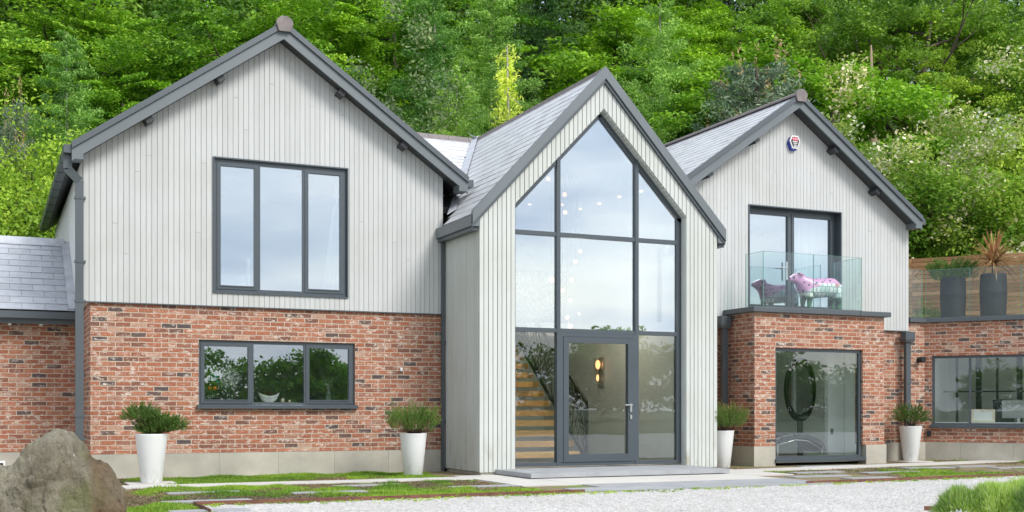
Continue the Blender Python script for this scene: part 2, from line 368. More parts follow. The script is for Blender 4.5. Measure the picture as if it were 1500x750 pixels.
YF = 18.5
SL = .70                      # gable slope
RZ = 7.19                     # ridge height
CLAD_Z = 2.69; STONE_Z = .385
def gable(xc, x0, x1, hw, yb, openings, first_y=18.2):
    """upper storey: cladding, roof, barges"""
    top = lambda x: RZ - .20 - SL * abs(x - xc)
    mb = MB(); boards(mb, x0, x1, CLAD_Z, top, openings, YF, YF + .016, .082, .006, apex=xc); hp(mb, 'cladding', 'board')
    mb = MB(); wall_with_openings(mb, x0 + .01, x1 - .01, CLAD_Z + .005, lambda x: top(x) - .01, openings, YF + .024, YF + .16, [xc]); hp(mb, 'wall', 'membrane')
    # side and back walls
    e = top(x0)
    mb = MB(); mb.box(x0, x0 + .15, YF + .165, yb, CLAD_Z, e - .05); mb.box(x1 - .15, x1, YF + .165, yb, CLAD_Z, e - .05)
    wall_with_openings(mb, x0 + .15, x1 - .15, 0, lambda x: top(x) - .05, [], yb - .15, yb - .001, [xc]); hp(mb, 'side_wall', 'render')
    # roof deck, slates
    mb = MB()
    for sgn in (-1, 1):
        xe = xc + sgn * hw; ze = RZ - SL * hw
        for (ya, yb_) in ((first_y + .03, yb + .2),):
            P = [(xc, ya, RZ - .14), (xe, ya, ze - .14), (xe, yb_, ze - .14), (xc, yb_, RZ - .14)]
            if sgn < 0: P = P[::-1]
            mb.hexa(P + [(p[0], p[1], p[2] + .12) for p in P])
    deck = hp(mb, 'roof', 'darkmetal')
    mb = MB(); Ls = hw * math.hypot(1, SL)
    for sgn in (-1, 1):
        xe = xc + sgn * hw
        slates(mb, (xe, first_y + .04, RZ - SL * hw - .02), (0, 1, 0), (-sgn, 0, SL), yb + .2 - first_y, Ls)
    mb.build('slates', M['slate_pale'], deck)
    # ridge tiles with half-round end cap
    y = first_y - .03
    while y < yb + .2:
        mbr = MB(); n = 8; P = []; rr = .125
        for yy in (y, y + .44):
            for k in range(n + 1):
                t = math.pi * k / n; P.append((xc + rr * math.cos(t), yy, RZ - .05 + rr * math.sin(t) * .75))
        F = [(k, k + 1, n + 2 + k, n + 1 + k) for k in range(n)] + [tuple(range(n + 1))[::-1], tuple(range(n + 1, 2 * n + 2))]
        mbr.add(P, F); mbr.build('ridge_tile', M['ridge'], deck); y += .45
    mbr = MB(); P = []
    for yy in (first_y - .07, first_y - .03):
        for k in range(13):
            t = math.pi * k / 12; P.append((xc + .135 * math.cos(t), yy, RZ - .04 + .12 * math.sin(t)))
        P += [(xc - .09, yy, RZ - .16), (xc + .09, yy, RZ - .16)]
    mbr.add(P, [tuple(range(15))[::-1], tuple(range(15, 30))] + [(k, (k + 1) % 15, 15 + (k + 1) % 15, 15 + k) for k in range(15)]); mbr.build('end_cap', M['ridge'], deck)
    # barge boards (two steps: fascia below, capping above)
    for sgn in (-1, 1):
        xe = xc + sgn * hw
        def pr(ya, yb2, t0, t1, ex=0):
            a = (xc, RZ); b = (xe + sgn * ex, RZ - SL * (hw + ex))
            P = [(a[0], ya, a[1]-t1), (b[0], ya, b[1]-t1), (b[0], yb2, b[1]-t1), (a[0], yb2, a[1]-t1), (a[0], ya, a[1]-t0), (b[0], ya, b[1]-t0), (b[0], yb2, b[1]-t0), (a[0], yb2, a[1]-t0)]
            if sgn < 0: P = [P[1], P[0], P[3], P[2], P[5], P[4], P[7], P[6]]
            return P
        m1 = MB(); m1.hexa(pr(first_y, first_y + .035, .09, .265)); hp(m1, 'barge_board', 'fascia')
        m2 = MB(); m2.hexa(pr(first_y - .035, first_y + .05, -.012, .088)); hp(m2, 'verge_trim', 'metal')
        m3 = MB(); m3.hexa(pr(first_y + .035, YF + .02, .215, .235)); hp(m3, 'soffit', 'darkmetal')
        # notched foot of the barge
        m4 = MB(); zz = RZ - SL * hw
        m4.box(xe - .16 if sgn > 0 else xe, xe if sgn > 0 else xe + .16, first_y + .001, first_y + .28, zz - .235, zz - .09); hp(m4, 'barge_foot', 'fascia')
        for fr in (.31, .65):
            x = xc + sgn * hw * fr; z = RZ - SL * hw * fr
            m5 = MB(); m5.bar((x, first_y + .06, z - .295), (x, YF, z - .295), .12, .10, (-sgn * -SL, 0, 1)); hp(m5, 'purlin_end', 'darkmetal')
    # eaves gutters
    for sgn in (-1, 1):
        xe = xc + sgn * hw; zz = RZ - SL * hw
        m6 = MB(); xa, xb = (xe - .11, xe + .01) if sgn < 0 else (xe - .01, xe + .11)
        m6.box(xa, xb, first_y + .02, yb + .25, zz - .15, zz - .145); m6.box(xa, xa + .006, first_y + .02, yb + .25, zz - .145, zz - .03); m6.box(xb - .006, xb, first_y + .02, yb + .25, zz - .145, zz - .03)
        m6.box(xa + .006, xb - .006, first_y + .02, first_y + .026, zz - .145, zz - .03)
        yy = first_y + .8
        while yy < yb: m6.box(xa - .008, xb + .004, yy, yy + .05, zz - .158, zz - .028); yy += .8
        hp(m6, 'gutter', 'metal')

UPW = (3.24, 5.43, 2.89, 5.03)
LOW = (3.03, 5.56, 1.12, 2.155)
FRD = (13.40, 15.66, 2.97, 5.025)
gable(4.295, 1.33, 7.10, 3.145, 26.3, [UPW])
gable(14.39, 11.45, 17.42, 3.11, 26.3, [FRD])

# lower brick storeys ------------------------------------------------
zt = lambda z: (lambda x: z)
mb = MB(); wall_with_openings(mb, 1.43, 7.12, STONE_Z, zt(CLAD_Z - .01), [LOW], YF + .04, YF + .26)
mb.box(1.43, 1.64, YF + .261, 26.1, STONE_Z, CLAD_Z - .01)
hp(mb, 'brick_wall', 'brick')
mb = MB(); x = 1.40
for wd in (1.02, .93, .93, .92, .93, .99): mb.box(x + .003, min(x + wd, 7.118), YF + .012, YF + .25, -.05, STONE_Z - .004); x += wd
mb.box(1.402, 1.6, YF + .255, 20.0, -.05, STONE_Z - .004)
hp(mb, 'plinth', 'stone')
# drip flashing below cladding
mb = MB(); mb.box(1.33, 7.1, YF - .012, YF + .038, CLAD_Z - .018, CLAD_Z - .004); hp(mb, 'drip_trim', 'metal'); mb = MB(); mb.box(11.64, 17.42, YF - .012, YF + .038, CLAD_Z - .018, CLAD_Z - .004); hp(mb, 'drip_trim', 'metal')
# right block brick below cladding, around the bay
mb = MB(); wall_with_openings(mb, 11.64, 17.90, STONE_Z, zt(CLAD_Z - .01), [(13.0, 15.85, STONE_Z, 2.6)], YF + .05, YF + .27)
mb.box(17.43, 17.90, YF + .052, YF + .26, CLAD_Z - .01, 2.87); hp(mb, 'brick_wall', 'brick')
mb = MB(); mb.box(11.66, 12.88, YF + .02, YF + .25, -.05, STONE_Z - .004); hp(mb, 'plinth', 'stone')
mb = MB(); mb.box(15.99, 16.86, YF + .02, YF + .25, -.05, STONE_Z - .004); mb.box(16.866, 17.93, YF + .02, YF + .25, -.05, STONE_Z - .004); hp(mb, 'plinth', 'stone')
# brick bay ----------------------------------------------------------
BY = 17.62; BX0, BX1 = 12.90, 15.97; BW = (13.37, 15.44, .10, 2.215)
mb = MB(); wall_with_openings(mb, BX0, BX1, STONE_Z, zt(2.86), [(BW[0], BW[1], STONE_Z, BW[3])], BY, BY + .22)
mb.box(BX0, BX0 + .22, BY + .221, YF + .048, STONE_Z, 2.86); mb.box(BX1 - .22, BX1, BY + .221, YF + .048, STONE_Z, 2.86); hp(mb, 'brick_bay', 'brick')
mb = MB()
mb.box(BX0 - .03, BW[0] - .02, BY - .03, BY + .2, -.05, STONE_Z - .004); mb.box(BX0 - .03, BX0 + .2, BY + .203, YF, -.05, STONE_Z - .004); hp(mb, 'plinth', 'stone'); mb = MB()
mb.box(BW[1] + .06, BX1 + .03, BY - .03, BY + .2, -.05, STONE_Z - .004); mb.box(BX1 - .2, BX1 + .03, BY + .203, YF, -.05, STONE_Z - .004); hp(mb, 'plinth', 'stone')
mb = MB()
for a, b in ((BX0 - .09, 13.9), (13.904, 15.3), (15.304, BX1 + .09)): mb.box(a, b, BY - .10, YF - .002, 2.862, 2.955)
hp(mb, 'coping', 'metal', bevel=.006)
# ---- windows
def window(name, x0, x1, z0, z1, y, mull, fw=.055, dep=.07, sash=(), glass='glass', sill=True, surround=0, Mx=None, proj=.0, trans=(), world=True, lab=None):
    """frame mesh with panes, sashes and sill as sub-parts; y = front face of frame"""
    mb = MB(); f = fw
    if surround:   # projecting metal surround box
        s = surround; q = .022
        mb.box(x0, x1, y - s, y + .10, z1 - q, z1); mb.box(x0, x1, y - s, y + .10, z0, z0 + q); mb.box(x0, x0 + q, y - s, y + .10, z0 + q, z1 - q); mb.box(x1 - q, x1, y - s, y + .10, z0 + q, z1 - q)
        x0 += q; x1 -= q; z0 += q; z1 -= q
    mb.box(x0, x1, y, y + dep, z1 - f, z1); mb.box(x0, x1, y, y + dep, z0, z0 + f)
    mb.box(x0, x0 + f, y, y + dep, z0 + f, z1 - f); mb.box(x1 - f, x1, y, y + dep, z0 + f, z1 - f)
    for m_ in mull: mb.box(m_ - f*.42, m_ + f*.42, y, y + dep, z0 + f, z1 - f)
    for t_ in trans: mb.box(x0 + f, x1 - f, y + .001, y + dep - .001, t_ - .02, t_ + .02)
    o = mb.build(name, M['frame'], house, True, M=Mx)
    if lab: o['label'] = lab
    ed = [x0 + f - f*.42] + list(mull) + [x1 - f + f*.42]
    for i, (a, b) in enumerate(zip(ed[:-1], ed[1:])):
        a += f*.42; b -= f*.42; zl, zh = z0 + f, z1 - f
        if i in sash:
            s = MB(); q = .045; ya = y - .012
            s.box(a - .012, b + .012, ya, y + .05, zh - q, zh + .012); s.box(a - .012, b + .012, ya, y + .05, zl - .012, zl + q)
            s.box(a - .012, a + q, ya, y + .05, zl + q, zh - q); s.box(b - q, b + .012, ya, y + .05, zl + q, zh - q)
            s.box(a + q, b - q, ya - .012, ya + .004, zl + q - .012, zl + q + .004)
            s.build('sash', M['frame'], o, M=Mx); a += q; b -= q; zl += q; zh -= q
        g = MB(); g.box(a, b, y + .024, y + .030, zl, zh); g.build('pane', M[glass], o, M=Mx)
    if sill:
        s = MB(); s.box(x0 - .03, x1 + .03, y - .10 - proj, y - .002, z0 - .045, z0 + .004)
        s.hexa([(x0-.03, y-.10-proj, z0+.004), (x1+.03, y-.10-proj, z0+.004), (x1+.03, y-.002, z0+.004), (x0-.03, y-.002, z0+.004), (x0-.03, y-.10-proj, z0+.006), (x1+.03, y-.10-proj, z0+.006), (x1+.03, y-.002, z0+.022), (x0-.03, y-.002, z0+.022)])
        k = x0 + .3
        while k < x1: s.box(k, k + .04, y - .103 - proj, y - .098 - proj, z0 - .012, z0 - .004); k += .62
        s.build('sill', M['frame'], o, M=Mx)
    return o
window('window', UPW[0], UPW[1], UPW[2], UPW[3], YF + .03, (3.965, 4.70), sash=(0, 2), surround=.055, sill=False, fw=.06)
wl = window('window', LOW[0], LOW[1], LOW[2], LOW[3], YF + .085, (3.875, 4.735), sash=(0, 2), glass='glass_kitchen', fw=.05, proj=.03)
window('window', BW[0], BW[1], BW[2] + .03, BW[3], BY + .05, (), glass='glass_low', fw=.06, proj=.02)
# french doors
fd = window('french_doors', FRD[0], FRD[1], FRD[2], FRD[3], YF + .16, (14.53,), sash=(0, 1), surround=.18, sill=False, fw=.075)
mb = MB(); mb.bar((14.40, YF + .11, 3.62), (14.40, YF + .11, 3.98), .03, .012, (0,1,0)); mb.bar((14.24, YF + .09, 3.86), (14.41, YF + .09, 3.86), .022, .02); mb.build('door_handle', M['chrome'], fd)

# ---- entrance gable -------------------------------------------------
CX0, CX1, CY = 7.125, 11.63, 16.96; CXC = 9.375; CSL = 1.07; CRZ = 5.65 + CAMH; CHW = 2.39
OP0, OP1 = 7.754, 10.99; OPA = 5.02 + CAMH
ctop = lambda x: CRZ - .22 - CSL * abs(x - CXC)
olow = lambda x: (OPA - 1.045 * abs(x - CXC)) if OP0 - 1e-3 <= x <= OP1 + 1e-3 else None
def ctop_clad(x): return ctop(x)
mb = MB()
boards(mb, CX0, OP0, .06, ctop, [], CY, CY + .026, .0785, .012, splits=False)
boards(mb, OP1, CX1, .06, ctop, [], CY, CY + .026, .080, .012, splits=False)
boards(mb, OP0, OP1, .06, ctop, [], CY, CY + .026, .0809, .012, apex=CXC, low=olow, splits=False)
boards_side(mb, CX0, CX0 + .024, CY + .03, YF + .01, .07, 3.93, .0785, .010)
boards_side(mb, CX1 - .024, CX1, CY + .03, YF + .01, .07, 3.93, .0785, .010)
hp(mb, 'cladding', 'board_centre')
mb = MB()
xs = cut(CX0 + .03, CX1 - .03, [OP0, OP1, CXC])
for a, b in zip(xs[:-1], xs[1:]):
    m_ = (a + b) / 2
    if OP0 < m_ < OP1: mb.strip(a, b, OPA - 1.045*abs(a-CXC), OPA - 1.045*abs(b-CXC), ctop(a) - .01, ctop(b) - .01, CY + .028, CY + .13)
    else: mb.strip(a, b, .065, .065, ctop(a) - .01, ctop(b) - .01, CY + .028, CY + .13)
mb.box(CX0 + .026, CX0 + .12, CY + .131, 23.8, .07, 3.9); mb.box(CX1 - .12, CX1 - .026, CY + .131, 23.8, .07, 3.9)
wall_with_openings(mb, CX0 + .12, CX1 - .12, 0, lambda x: ctop(x) - .02, [], 23.7, 23.8, [CXC])
hp(mb, 'wall', 'membrane')
# reveal lining: slatted timber soffit in the glazed gable and jambs
mb = MB(); RV = CY + .15
oe = OPA - 1.045 * (CXC - OP0)
for sgn, xe in ((-1, OP0), (1, OP1)):
    ze = OPA - 1.045 * abs(xe - CXC); Ln = math.hypot(xe - CXC, OPA - ze); n = int(Ln / .079)
    for i in range(n):
        a, b = i / n + .003, (i + 1) / n - .003
        xa, xb = CXC + (xe - CXC) * a, CXC + (xe - CXC) * b; za, zb = OPA + (ze - OPA) * a, OPA + (ze - OPA) * b
        P = [(xa, CY + .027, za - .02), (xb, CY + .027, zb - .02), (xb, RV, zb - .02), (xa, RV, za - .02)]
        if sgn < 0: P = [P[1], P[0], P[3], P[2]]
        mb.hexa(P + [(p[0], p[1], p[2] + .018) for p in P])
mb.box(OP0 - .02, OP0 + .005, CY + .027, RV - .002, .11, oe - .02); mb.box(OP1 - .005, OP1 + .02, CY + .027, RV - .002, .1, OPA - 1.045*(OP1-CXC) - .02)
hp(mb, 'opening_lining', 'board_centre')
# glazed screen
GY = 17.11; MU = (8.60, 10.09); TR1, TR2 = 2.89 + CAMH, 1.306 + CAMH; G0 = .13
gm = MB(); fw = .07
for x in MU:
    zt_ = OPA - 1.045*abs(x - CXC) - .02
    gm.box(x - .032, x + .032, GY - .02, GY + .09, G0, zt_)
gm.box(OP0, OP0 + fw, GY, GY + .09, G0, oe - .02); gm.box(OP1 - .10, OP1, GY, GY + .09, G0, OPA - 1.045*(OP1-CXC) - .02)
for z in (TR1, TR2): gm.box(OP0 + fw, OP1 - .10, GY - .012, GY + .085, z - .034, z + .034)
gm.box(OP0 + fw, OP1 - .10, GY - .01, GY + .085, G0, G0 + .06)
for sgn, xe in ((-1, OP0), (1, OP1)):
    ze = OPA - 1.045 * abs(xe - CXC)
    gm.bar((CXC, GY + .045, OPA - .075), (xe, GY + .045, ze - .075), .09, .085, (0, 0, 1))
screen = hp(gm, 'entrance_glazing', 'frame')
def gpane(x0, x1, z0, z1=None, parentobj=screen, mat='glass'):
    g = MB()
    if z1 is not None: g.box(x0, x1, GY + .03, GY + .036, z0, z1)
    else:
        xs = cut(x0, x1, [CXC]); zz = lambda x: OPA - 1.045 * abs(x - CXC) - .09
        pts = [(x0, z0), (x1, z0)] + [(x, zz(x)) for x in xs[::-1]]; n = len(pts)
        g.add([(p[0], GY + .03, p[1]) for p in pts] + [(p[0], GY + .036, p[1]) for p in pts], [tuple(range(n)), tuple(range(n, 2*n))[::-1]] + [(k, k + n, (k+1) % n + n, (k+1) % n) for k in range(n)])
    g.build('pane', M[mat], parentobj)
XS = [(OP0 + fw, MU[0] - .032), (MU[0] + .032, MU[1] - .032), (MU[1] + .032, OP1 - .10)]
for i, (a, b) in enumerate(XS):
    gpane(a, b, TR1 + .034); gpane(a, b, TR2 + .034, TR1 - .034)
    if i != 1: gpane(a, b, G0 + .06, TR2 - .034, mat='glass_low')
# front door
dm = MB(); a, b = XS[1]; z0, z1 = G0 + .062, TR2 - .036
dm.box(a, b, GY - .02, GY + .07, z1 - .06, z1); dm.box(a, a + .05, GY - .02, GY + .07, z0, z1 - .06); dm.box(b - .05, b, GY - .02, GY + .07, z0, z1 - .06)
a += .054; b -= .054; z1 -= .064; q = .095
dm.box(a, b, GY - .03, GY + .06, z1 - q, z1); dm.box(a, b, GY - .03, GY + .06, z0, z0 + q + .03); dm.box(a, a + q, GY - .03, GY + .06, z0 + q + .03, z1 - q); dm.box(b - q, b, GY - .03, GY + .06, z0 + q + .03, z1 - q)
door = hp(dm, 'front_door', 'frame'); gpane(a + q, b - q, z0 + q + .03, z1 - q, door, 'glass_low')
hm = MB(); hx = b - q/2; hm.bar((hx, GY - .04, 1.02), (hx, GY - .04, 1.16), .035, .02, (0,1,0)); hm.bar((hx + .01, GY - .075, 1.14), (hx - .13, GY - .075, 1.14), .022, .022); hm.bar((hx, GY - .04, 1.14), (hx, GY - .08, 1.14), .02, .02)
hm.bar((hx, GY - .04, .90), (hx, GY - .04, .97), .035, .02, (0,1,0)); hm.build('door_handle', M['chrome'], door)
# entrance step + plinth below cladding
mb = MB(); mb.box(CX0 + .03, OP0 - .01, CY + .02, CY + .2, -.05, .06); mb.box(CX0 + .04, CX0 + .2, CY + .2, YF, -.05, .06); hp(mb, 'plinth', 'stone'); mb = MB(); mb.box(OP1, CX1 - .03, CY + .02, CY + .2, -.05, .06); mb.box(CX1 - .2, CX1 - .04, CY + .2, YF, -.05, .06); hp(mb, 'plinth', 'stone')
mb = MB(); mb.box(7.5, 10.85, 15.75, GY + .12, -.02, .035)
for a, b in ((7.4, 8.35), (8.353, 9.3), (9.303, 10.2), (10.203, 10.95)): mb.box(a, b, 15.62, GY + .10, .037, .105)
st = mb.build('door_step', M['greyslab'], house, True)
# roof of entrance: slates, barge, gutter, ridge
RB = 22.6; LSL = (CRZ - (3.51 + CAMH)) / 3.9
sl_ = MB()
linkz = lambda y: CRZ - LSL * (RB - y)
cz = lambda x: CRZ - CSL * abs(x - CXC)
slates(sl_, (CXC - CHW, CY - .01, CRZ - CSL*CHW - .015), (0, 1, 0), (1, 0, CSL), RB - CY, CHW*math.hypot(1, CSL), clip=lambda p: p.z > linkz(p.y) - .05 if p.y > 18 else True)
slates(sl_, (CXC + CHW, CY - .01, CRZ - CSL*CHW - .015), (0, 1, 0), (-1, 0, CSL), RB - CY, CHW*math.hypot(1, CSL), clip=lambda p: p.z > linkz(p.y) - .05 if p.y > 18 else True)
slates(sl_, (4.8, 18.25, linkz(18.25) - .015), (1, 0, 0), (0, 1, LSL), CXC - 4.8, 4.35*math.hypot(1, LSL), course=.22, clip=lambda p: p.z > cz(p.x) - .05 and p.z > RZ - SL*abs(p.x-4.295) - .1)
slates(sl_, (CXC, 18.25, linkz(18.25) - .015), (1, 0, 0), (0, 1, LSL), 4.6, 4.35*math.hypot(1, LSL), course=.22, clip=lambda p: p.z > cz(p.x) - .05 and p.z > RZ - SL*abs(p.x-14.39) - .1)
# trim the deck: triangles behind the valley only
mb = MB()
for sgn in (-1, 1):
    xe = CXC + sgn * CHW; ze = CRZ - CSL * CHW
    yv = RB - (CRZ - ze) / LSL
    P = [(CXC, CY, CRZ - .13), (xe, CY, ze - .13), (xe, max(yv, CY + .3), ze - .13), (CXC, RB, CRZ - .13)]
    if sgn < 0: P = P[::-1]
    mb.hexa(P + [(p[0], p[1], p[2] + .11) for p in P])
    # link deck triangle (valley, ridge, to the neighbouring gable)
    xn = 4.9 if sgn < 0 else 13.9; yl = 18.72; xv = CXC + sgn * (CRZ - linkz(yl)) / CSL
    P = [(xn, yl, linkz(yl) - .13), (xv, yl, linkz(yl) - .13), (CXC, RB, CRZ - .13), (xn, RB, CRZ - .13)]
    if sgn > 0: P = P[::-1]
    mb.hexa(P + [(p[0], p[1], p[2] + .11) for p in P])
    P = [(xn, RB, CRZ - .13), (CXC, RB, CRZ - .13), (CXC, 26.2, CRZ - 2.0), (xn, 26.2, CRZ - 2.0)]
    if sgn > 0: P = P[::-1]
    mb.hexa(P + [(p[0], p[1], p[2] + .11) for p in P])
cdeck = hp(mb, 'roof', 'darkmetal')
sl_.build('slates', M['slate_pale'], cdeck)
rm = MB()
for sgn in (-1, 1):
    pass
y = CY
while y < RB - .1:
    r_ = MB(); r_.hexa([(CXC-.07, y, CRZ-.09), (CXC+.07, y, CRZ-.09), (CXC+.07, y+.44, CRZ-.09), (CXC-.07, y+.44, CRZ-.09), (CXC-.025, y, CRZ+.035), (CXC+.025, y, CRZ+.035), (CXC+.025, y+.44, CRZ+.035), (CXC-.025, y+.44, CRZ+.035)]); r_.build('ridge_tile', M['ridge'], cdeck); y += .447
x = 5.2
while x < 13.4:
    r_ = MB(); r_.hexa([(x, RB-.12, CRZ-.09), (x+.44, RB-.12, CRZ-.09), (x+.44, RB+.12, CRZ-.09), (x, RB+.12, CRZ-.09), (x, RB-.05, CRZ+.06), (x+.44, RB-.05, CRZ+.06), (x+.44, RB+.05, CRZ+.06), (x, RB+.05, CRZ+.06)]); r_.build('ridge_tile', M['ridge'], cdeck); x += .447
for sgn in (-1, 1):      # lead valley strips
    a = Vector((CXC, RB, CRZ + .035)); yl = 18.25; b = Vector((CXC + sgn*(CRZ - linkz(yl))/CSL, yl, linkz(yl) + .035)); 
    v_ = MB(); n = 9
    for i in range(n):
        p = a.lerp(b, i / n); q_ = a.lerp(b, (i + 1.03) / n); off = Vector((sgn * -.10, 0, sgn * sgn * .107)); of2 = Vector((sgn * .10, 0, LSL*0 + .0))
        up = Vector((0, 0, .004 + .003 * (i % 2)))
        P = [p + of2*.6 + up, p + off + up, q_ + off + up, q_ + of2*.6 + up]
        if sgn < 0: P = P[::-1]
        v_.hexa([k - Vector((0,0,.012)) for k in P] + P)
    v_.build('lead_valley', M['lead'], cdeck)
for sgn in (-1, 1):      # barge of the entrance gable
    xe = CXC + sgn * CHW
    def pr(ya, yb2, t0, t1):
        a = (CXC, CRZ + .02); b = (xe, CRZ + .02 - CSL * CHW)
        P = [(a[0], ya, a[1]-t1), (b[0], ya, b[1]-t1), (b[0], yb2, b[1]-t1), (a[0], yb2, a[1]-t1), (a[0], ya, a[1]-t0), (b[0], ya, b[1]-t0), (b[0], yb2, b[1]-t0), (a[0], yb2, a[1]-t0)]
        return [P[1], P[0], P[3], P[2], P[5], P[4], P[7], P[6]] if sgn < 0 else P
    m1 = MB(); m1.hexa(pr(CY - .075, CY - .002, -.03, .17)); hp(m1, 'barge_board', 'fascia')
    m1 = MB(); m1.hexa(pr(CY - .045, CY - .003, .172, .235)); hp(m1, 'barge_trim', 'metal')
zz = CRZ - CSL * CHW
for xa, xb in ((CXC - CHW - .02, CX0 - .001), (CX1 + .001, CXC + CHW + .02)):
    mb = MB(); mb.box(xa, xb, CY - .03, YF - .01, zz - .19, zz - .02); hp(mb, 'gutter', 'fascia')
    mb = MB(); mb.box(xa + .04, xb - .0005, CY + .02, YF - .01, zz - .25, zz - .192); hp(mb, 'fascia_board', 'metal')

# ---- left wing ------------------------------------------------------
WY = 20.1
mb = MB(); mb.box(-9, 1.32, WY, WY + .25, STONE_Z, 2.62); hp(mb, 'brick_wall', 'brick')
mb = MB(); x = -9
while x < 1.2: mb.box(x + .003, min(x + .95, 1.325), WY - .03, WY + .2, -.05, STONE_Z - .004); x += .95
hp(mb, 'plinth', 'stone')
WRZ, WRY = 2.94 + CAMH, 21.79; WE = 19.86; WEZ = 1.60 + CAMH; WS = (WRZ - WEZ) / (WRY - WE)
mb = MB(); mb.hexa([(-9, WE, WEZ-.13), (1.33, WE, WEZ-.13), (1.33, WRY, WRZ-.13), (-9, WRY, WRZ-.13), (-9, WE, WEZ-.02), (1.33, WE, WEZ-.02), (1.33, WRY, WRZ-.02), (-9, WRY, WRZ-.02)])
mb.hexa([(-9, WRY, WRZ-.13), (1.33, WRY, WRZ-.13), (1.33, WRY+2, WRZ-1.5), (-9, WRY+2, WRZ-1.5), (-9, WRY, WRZ-.02), (1.33, WRY, WRZ-.02), (1.33, WRY+2, WRZ-1.4), (-9, WRY+2, WRZ-1.4)])
wdeck = hp(mb, 'roof', 'darkmetal')
s_ = MB(); slates(s_, (-9, WE - .02, WEZ - .03), (1, 0, 0), (0, 1, WS), 10.30, math.hypot(WRY - WE, WRZ - WEZ), course=.205, wid=.34); s_.build('slates', M['slate'], wdeck)
r_ = MB(); r_.hexa([(-9, WRY-.16, WRZ-.10), (1.24, WRY-.16, WRZ-.10), (1.24, WRY+.16, WRZ-.10), (-9, WRY+.16, WRZ-.10), (-9, WRY-.04, WRZ+.05), (1.24, WRY-.04, WRZ+.05), (1.24, WRY+.04, WRZ+.05), (-9, WRY+.04, WRZ+.05)]); r_.build('lead_ridge', M['lead'], wdeck)
r_ = MB()
for i in range(9):
    y0_ = WE + i * .21; z0_ = WEZ + (y0_ - WE) * WS + .012; r_.hexa([(1.2, y0_, z0_), (1.328, y0_, z0_), (1.328, y0_+.23, z0_+.23*WS), (1.2, y0_+.23, z0_+.23*WS), (1.2, y0_, z0_+.012), (1.328, y0_, z0_+.012), (1.328, y0_+.23, z0_+.23*WS+.012), (1.2, y0_+.23, z0_+.23*WS+.012)])
r_.build('lead_flashing', M['lead'], wdeck)
mb = MB(); mb.box(-9, 1.30, WE - .13, WE - .01, WEZ - .16, WEZ - .155); mb.box(-9, 1.30, WE - .13, WE - .124, WEZ - .155, WEZ - .05); mb.box(-9, 1.3, WE + .0, WE + .02, WEZ - .24, WEZ - .03)
hp(mb, 'gutter', 'metal')
for x in (.32, .78, -.2): mb = MB(); mb.box(x, x + .045, WE + .03, WY - .002, WEZ - .26, WEZ - .19); hp(mb, 'soffit_vent', 'whitepaint')
mb = MB(); mb.box(-1.4, .28, WY - .05, WY - .031, .06, .25); vb = hp(mb, 'low_vent', 'whitepaint')
mb = MB(); mb.box(-1.37, .25, WY - .055, WY - .0505, .09, .215); mb.build('grille', M['black'], vb)

# ---- right wing (turned towards the drive) --------------------------
WU = Vector((.621, -.784, 0)).normalized(); WN = Vector((.784, .621, 0)).normalized(); WO = Vector((17.9, 18.56, 0))
MW = Matrix(((WU.x, WN.x, 0, WO.x), (WU.y, WN.y, 0, WO.y), (0, 0, 1, 0), (0, 0, 0, 1)))
def wpt(px, off):     # point on line parallel to the wing, off metres behind its face
    t = (px - 750) / FPX; o = WO + WN * off
    d0 = depth(o.x, o.y); u0 = o.x * CA - o.y * SA; dd = depth(WU.x, WU.y); du = WU.x * CA - WU.y * SA
    s = (t * d0 - u0) / (du - t * dd); return o + WU * s
mb = MB(); wall_with_openings(mb, 0, 7, STONE_Z, zt(2.875), [(.15, 3.05, .70, 2.18)], 0, .22); mb.box(6.78, 7, .221, .8, STONE_Z, 2.875); hp(mb, 'brick_wall', 'brick', M=MW)
mb = MB(); x = 0
for wd in (.72, 1.0, .98, .98, 1.0, .98, .98, .4): mb.box(x + .003, x + wd, -.03, .2, -.05, STONE_Z - .004); x += wd
hp(mb, 'plinth', 'stone', M=MW)
mb = MB()
for a, b in ((-.02, 1.05), (1.053, 3.4), (3.403, 7.05)): mb.box(a, b, -.07, .30, 2.877, 2.965)
hp(mb, 'coping', 'metal', M=MW, bevel=.005)
mb = MB(); mb.box(17.44, 17.88, YF - .03, YF + .3, 2.877, 2.965); hp(mb, 'coping', 'metal')
window('window', .15, 3.05, .73, 2.18, .055, (.89,), glass='glass_low', fw=.05, proj=.02, Mx=MW, sash=())
mb = MB(); mb.hexa([(17.44, 18.83, 2.80), (17.95, 18.83, 2.80), (21.95, 13.4, 2.80), (27, 17, 2.80), (17.44, 18.83, 2.88), (17.95, 18.83, 2.88), (21.95, 13.4, 2.88), (27, 17, 2.88)]) if False else None
P = [(17.44, 18.83), (17.95, 18.83)] + [tuple((WO + WU*6.9 + WN*.25).xy), tuple((WO + WU*6.9 + WN*4.4).xy), tuple((WO + WU*-3.2 + WN*4.4).xy), (17.44, 24.5)]
n = len(P); mb = MB(); mb.add([(p[0], p[1], 2.78) for p in P] + [(p[0], p[1], 2.88) for p in P], [tuple(range(n))[::-1], tuple(range(n, 2*n))] + [(k, (k+1) % n, (k+1) % n + n, k + n) for k in range(n)])
hp(mb, 'terrace_deck', 'greyslab')

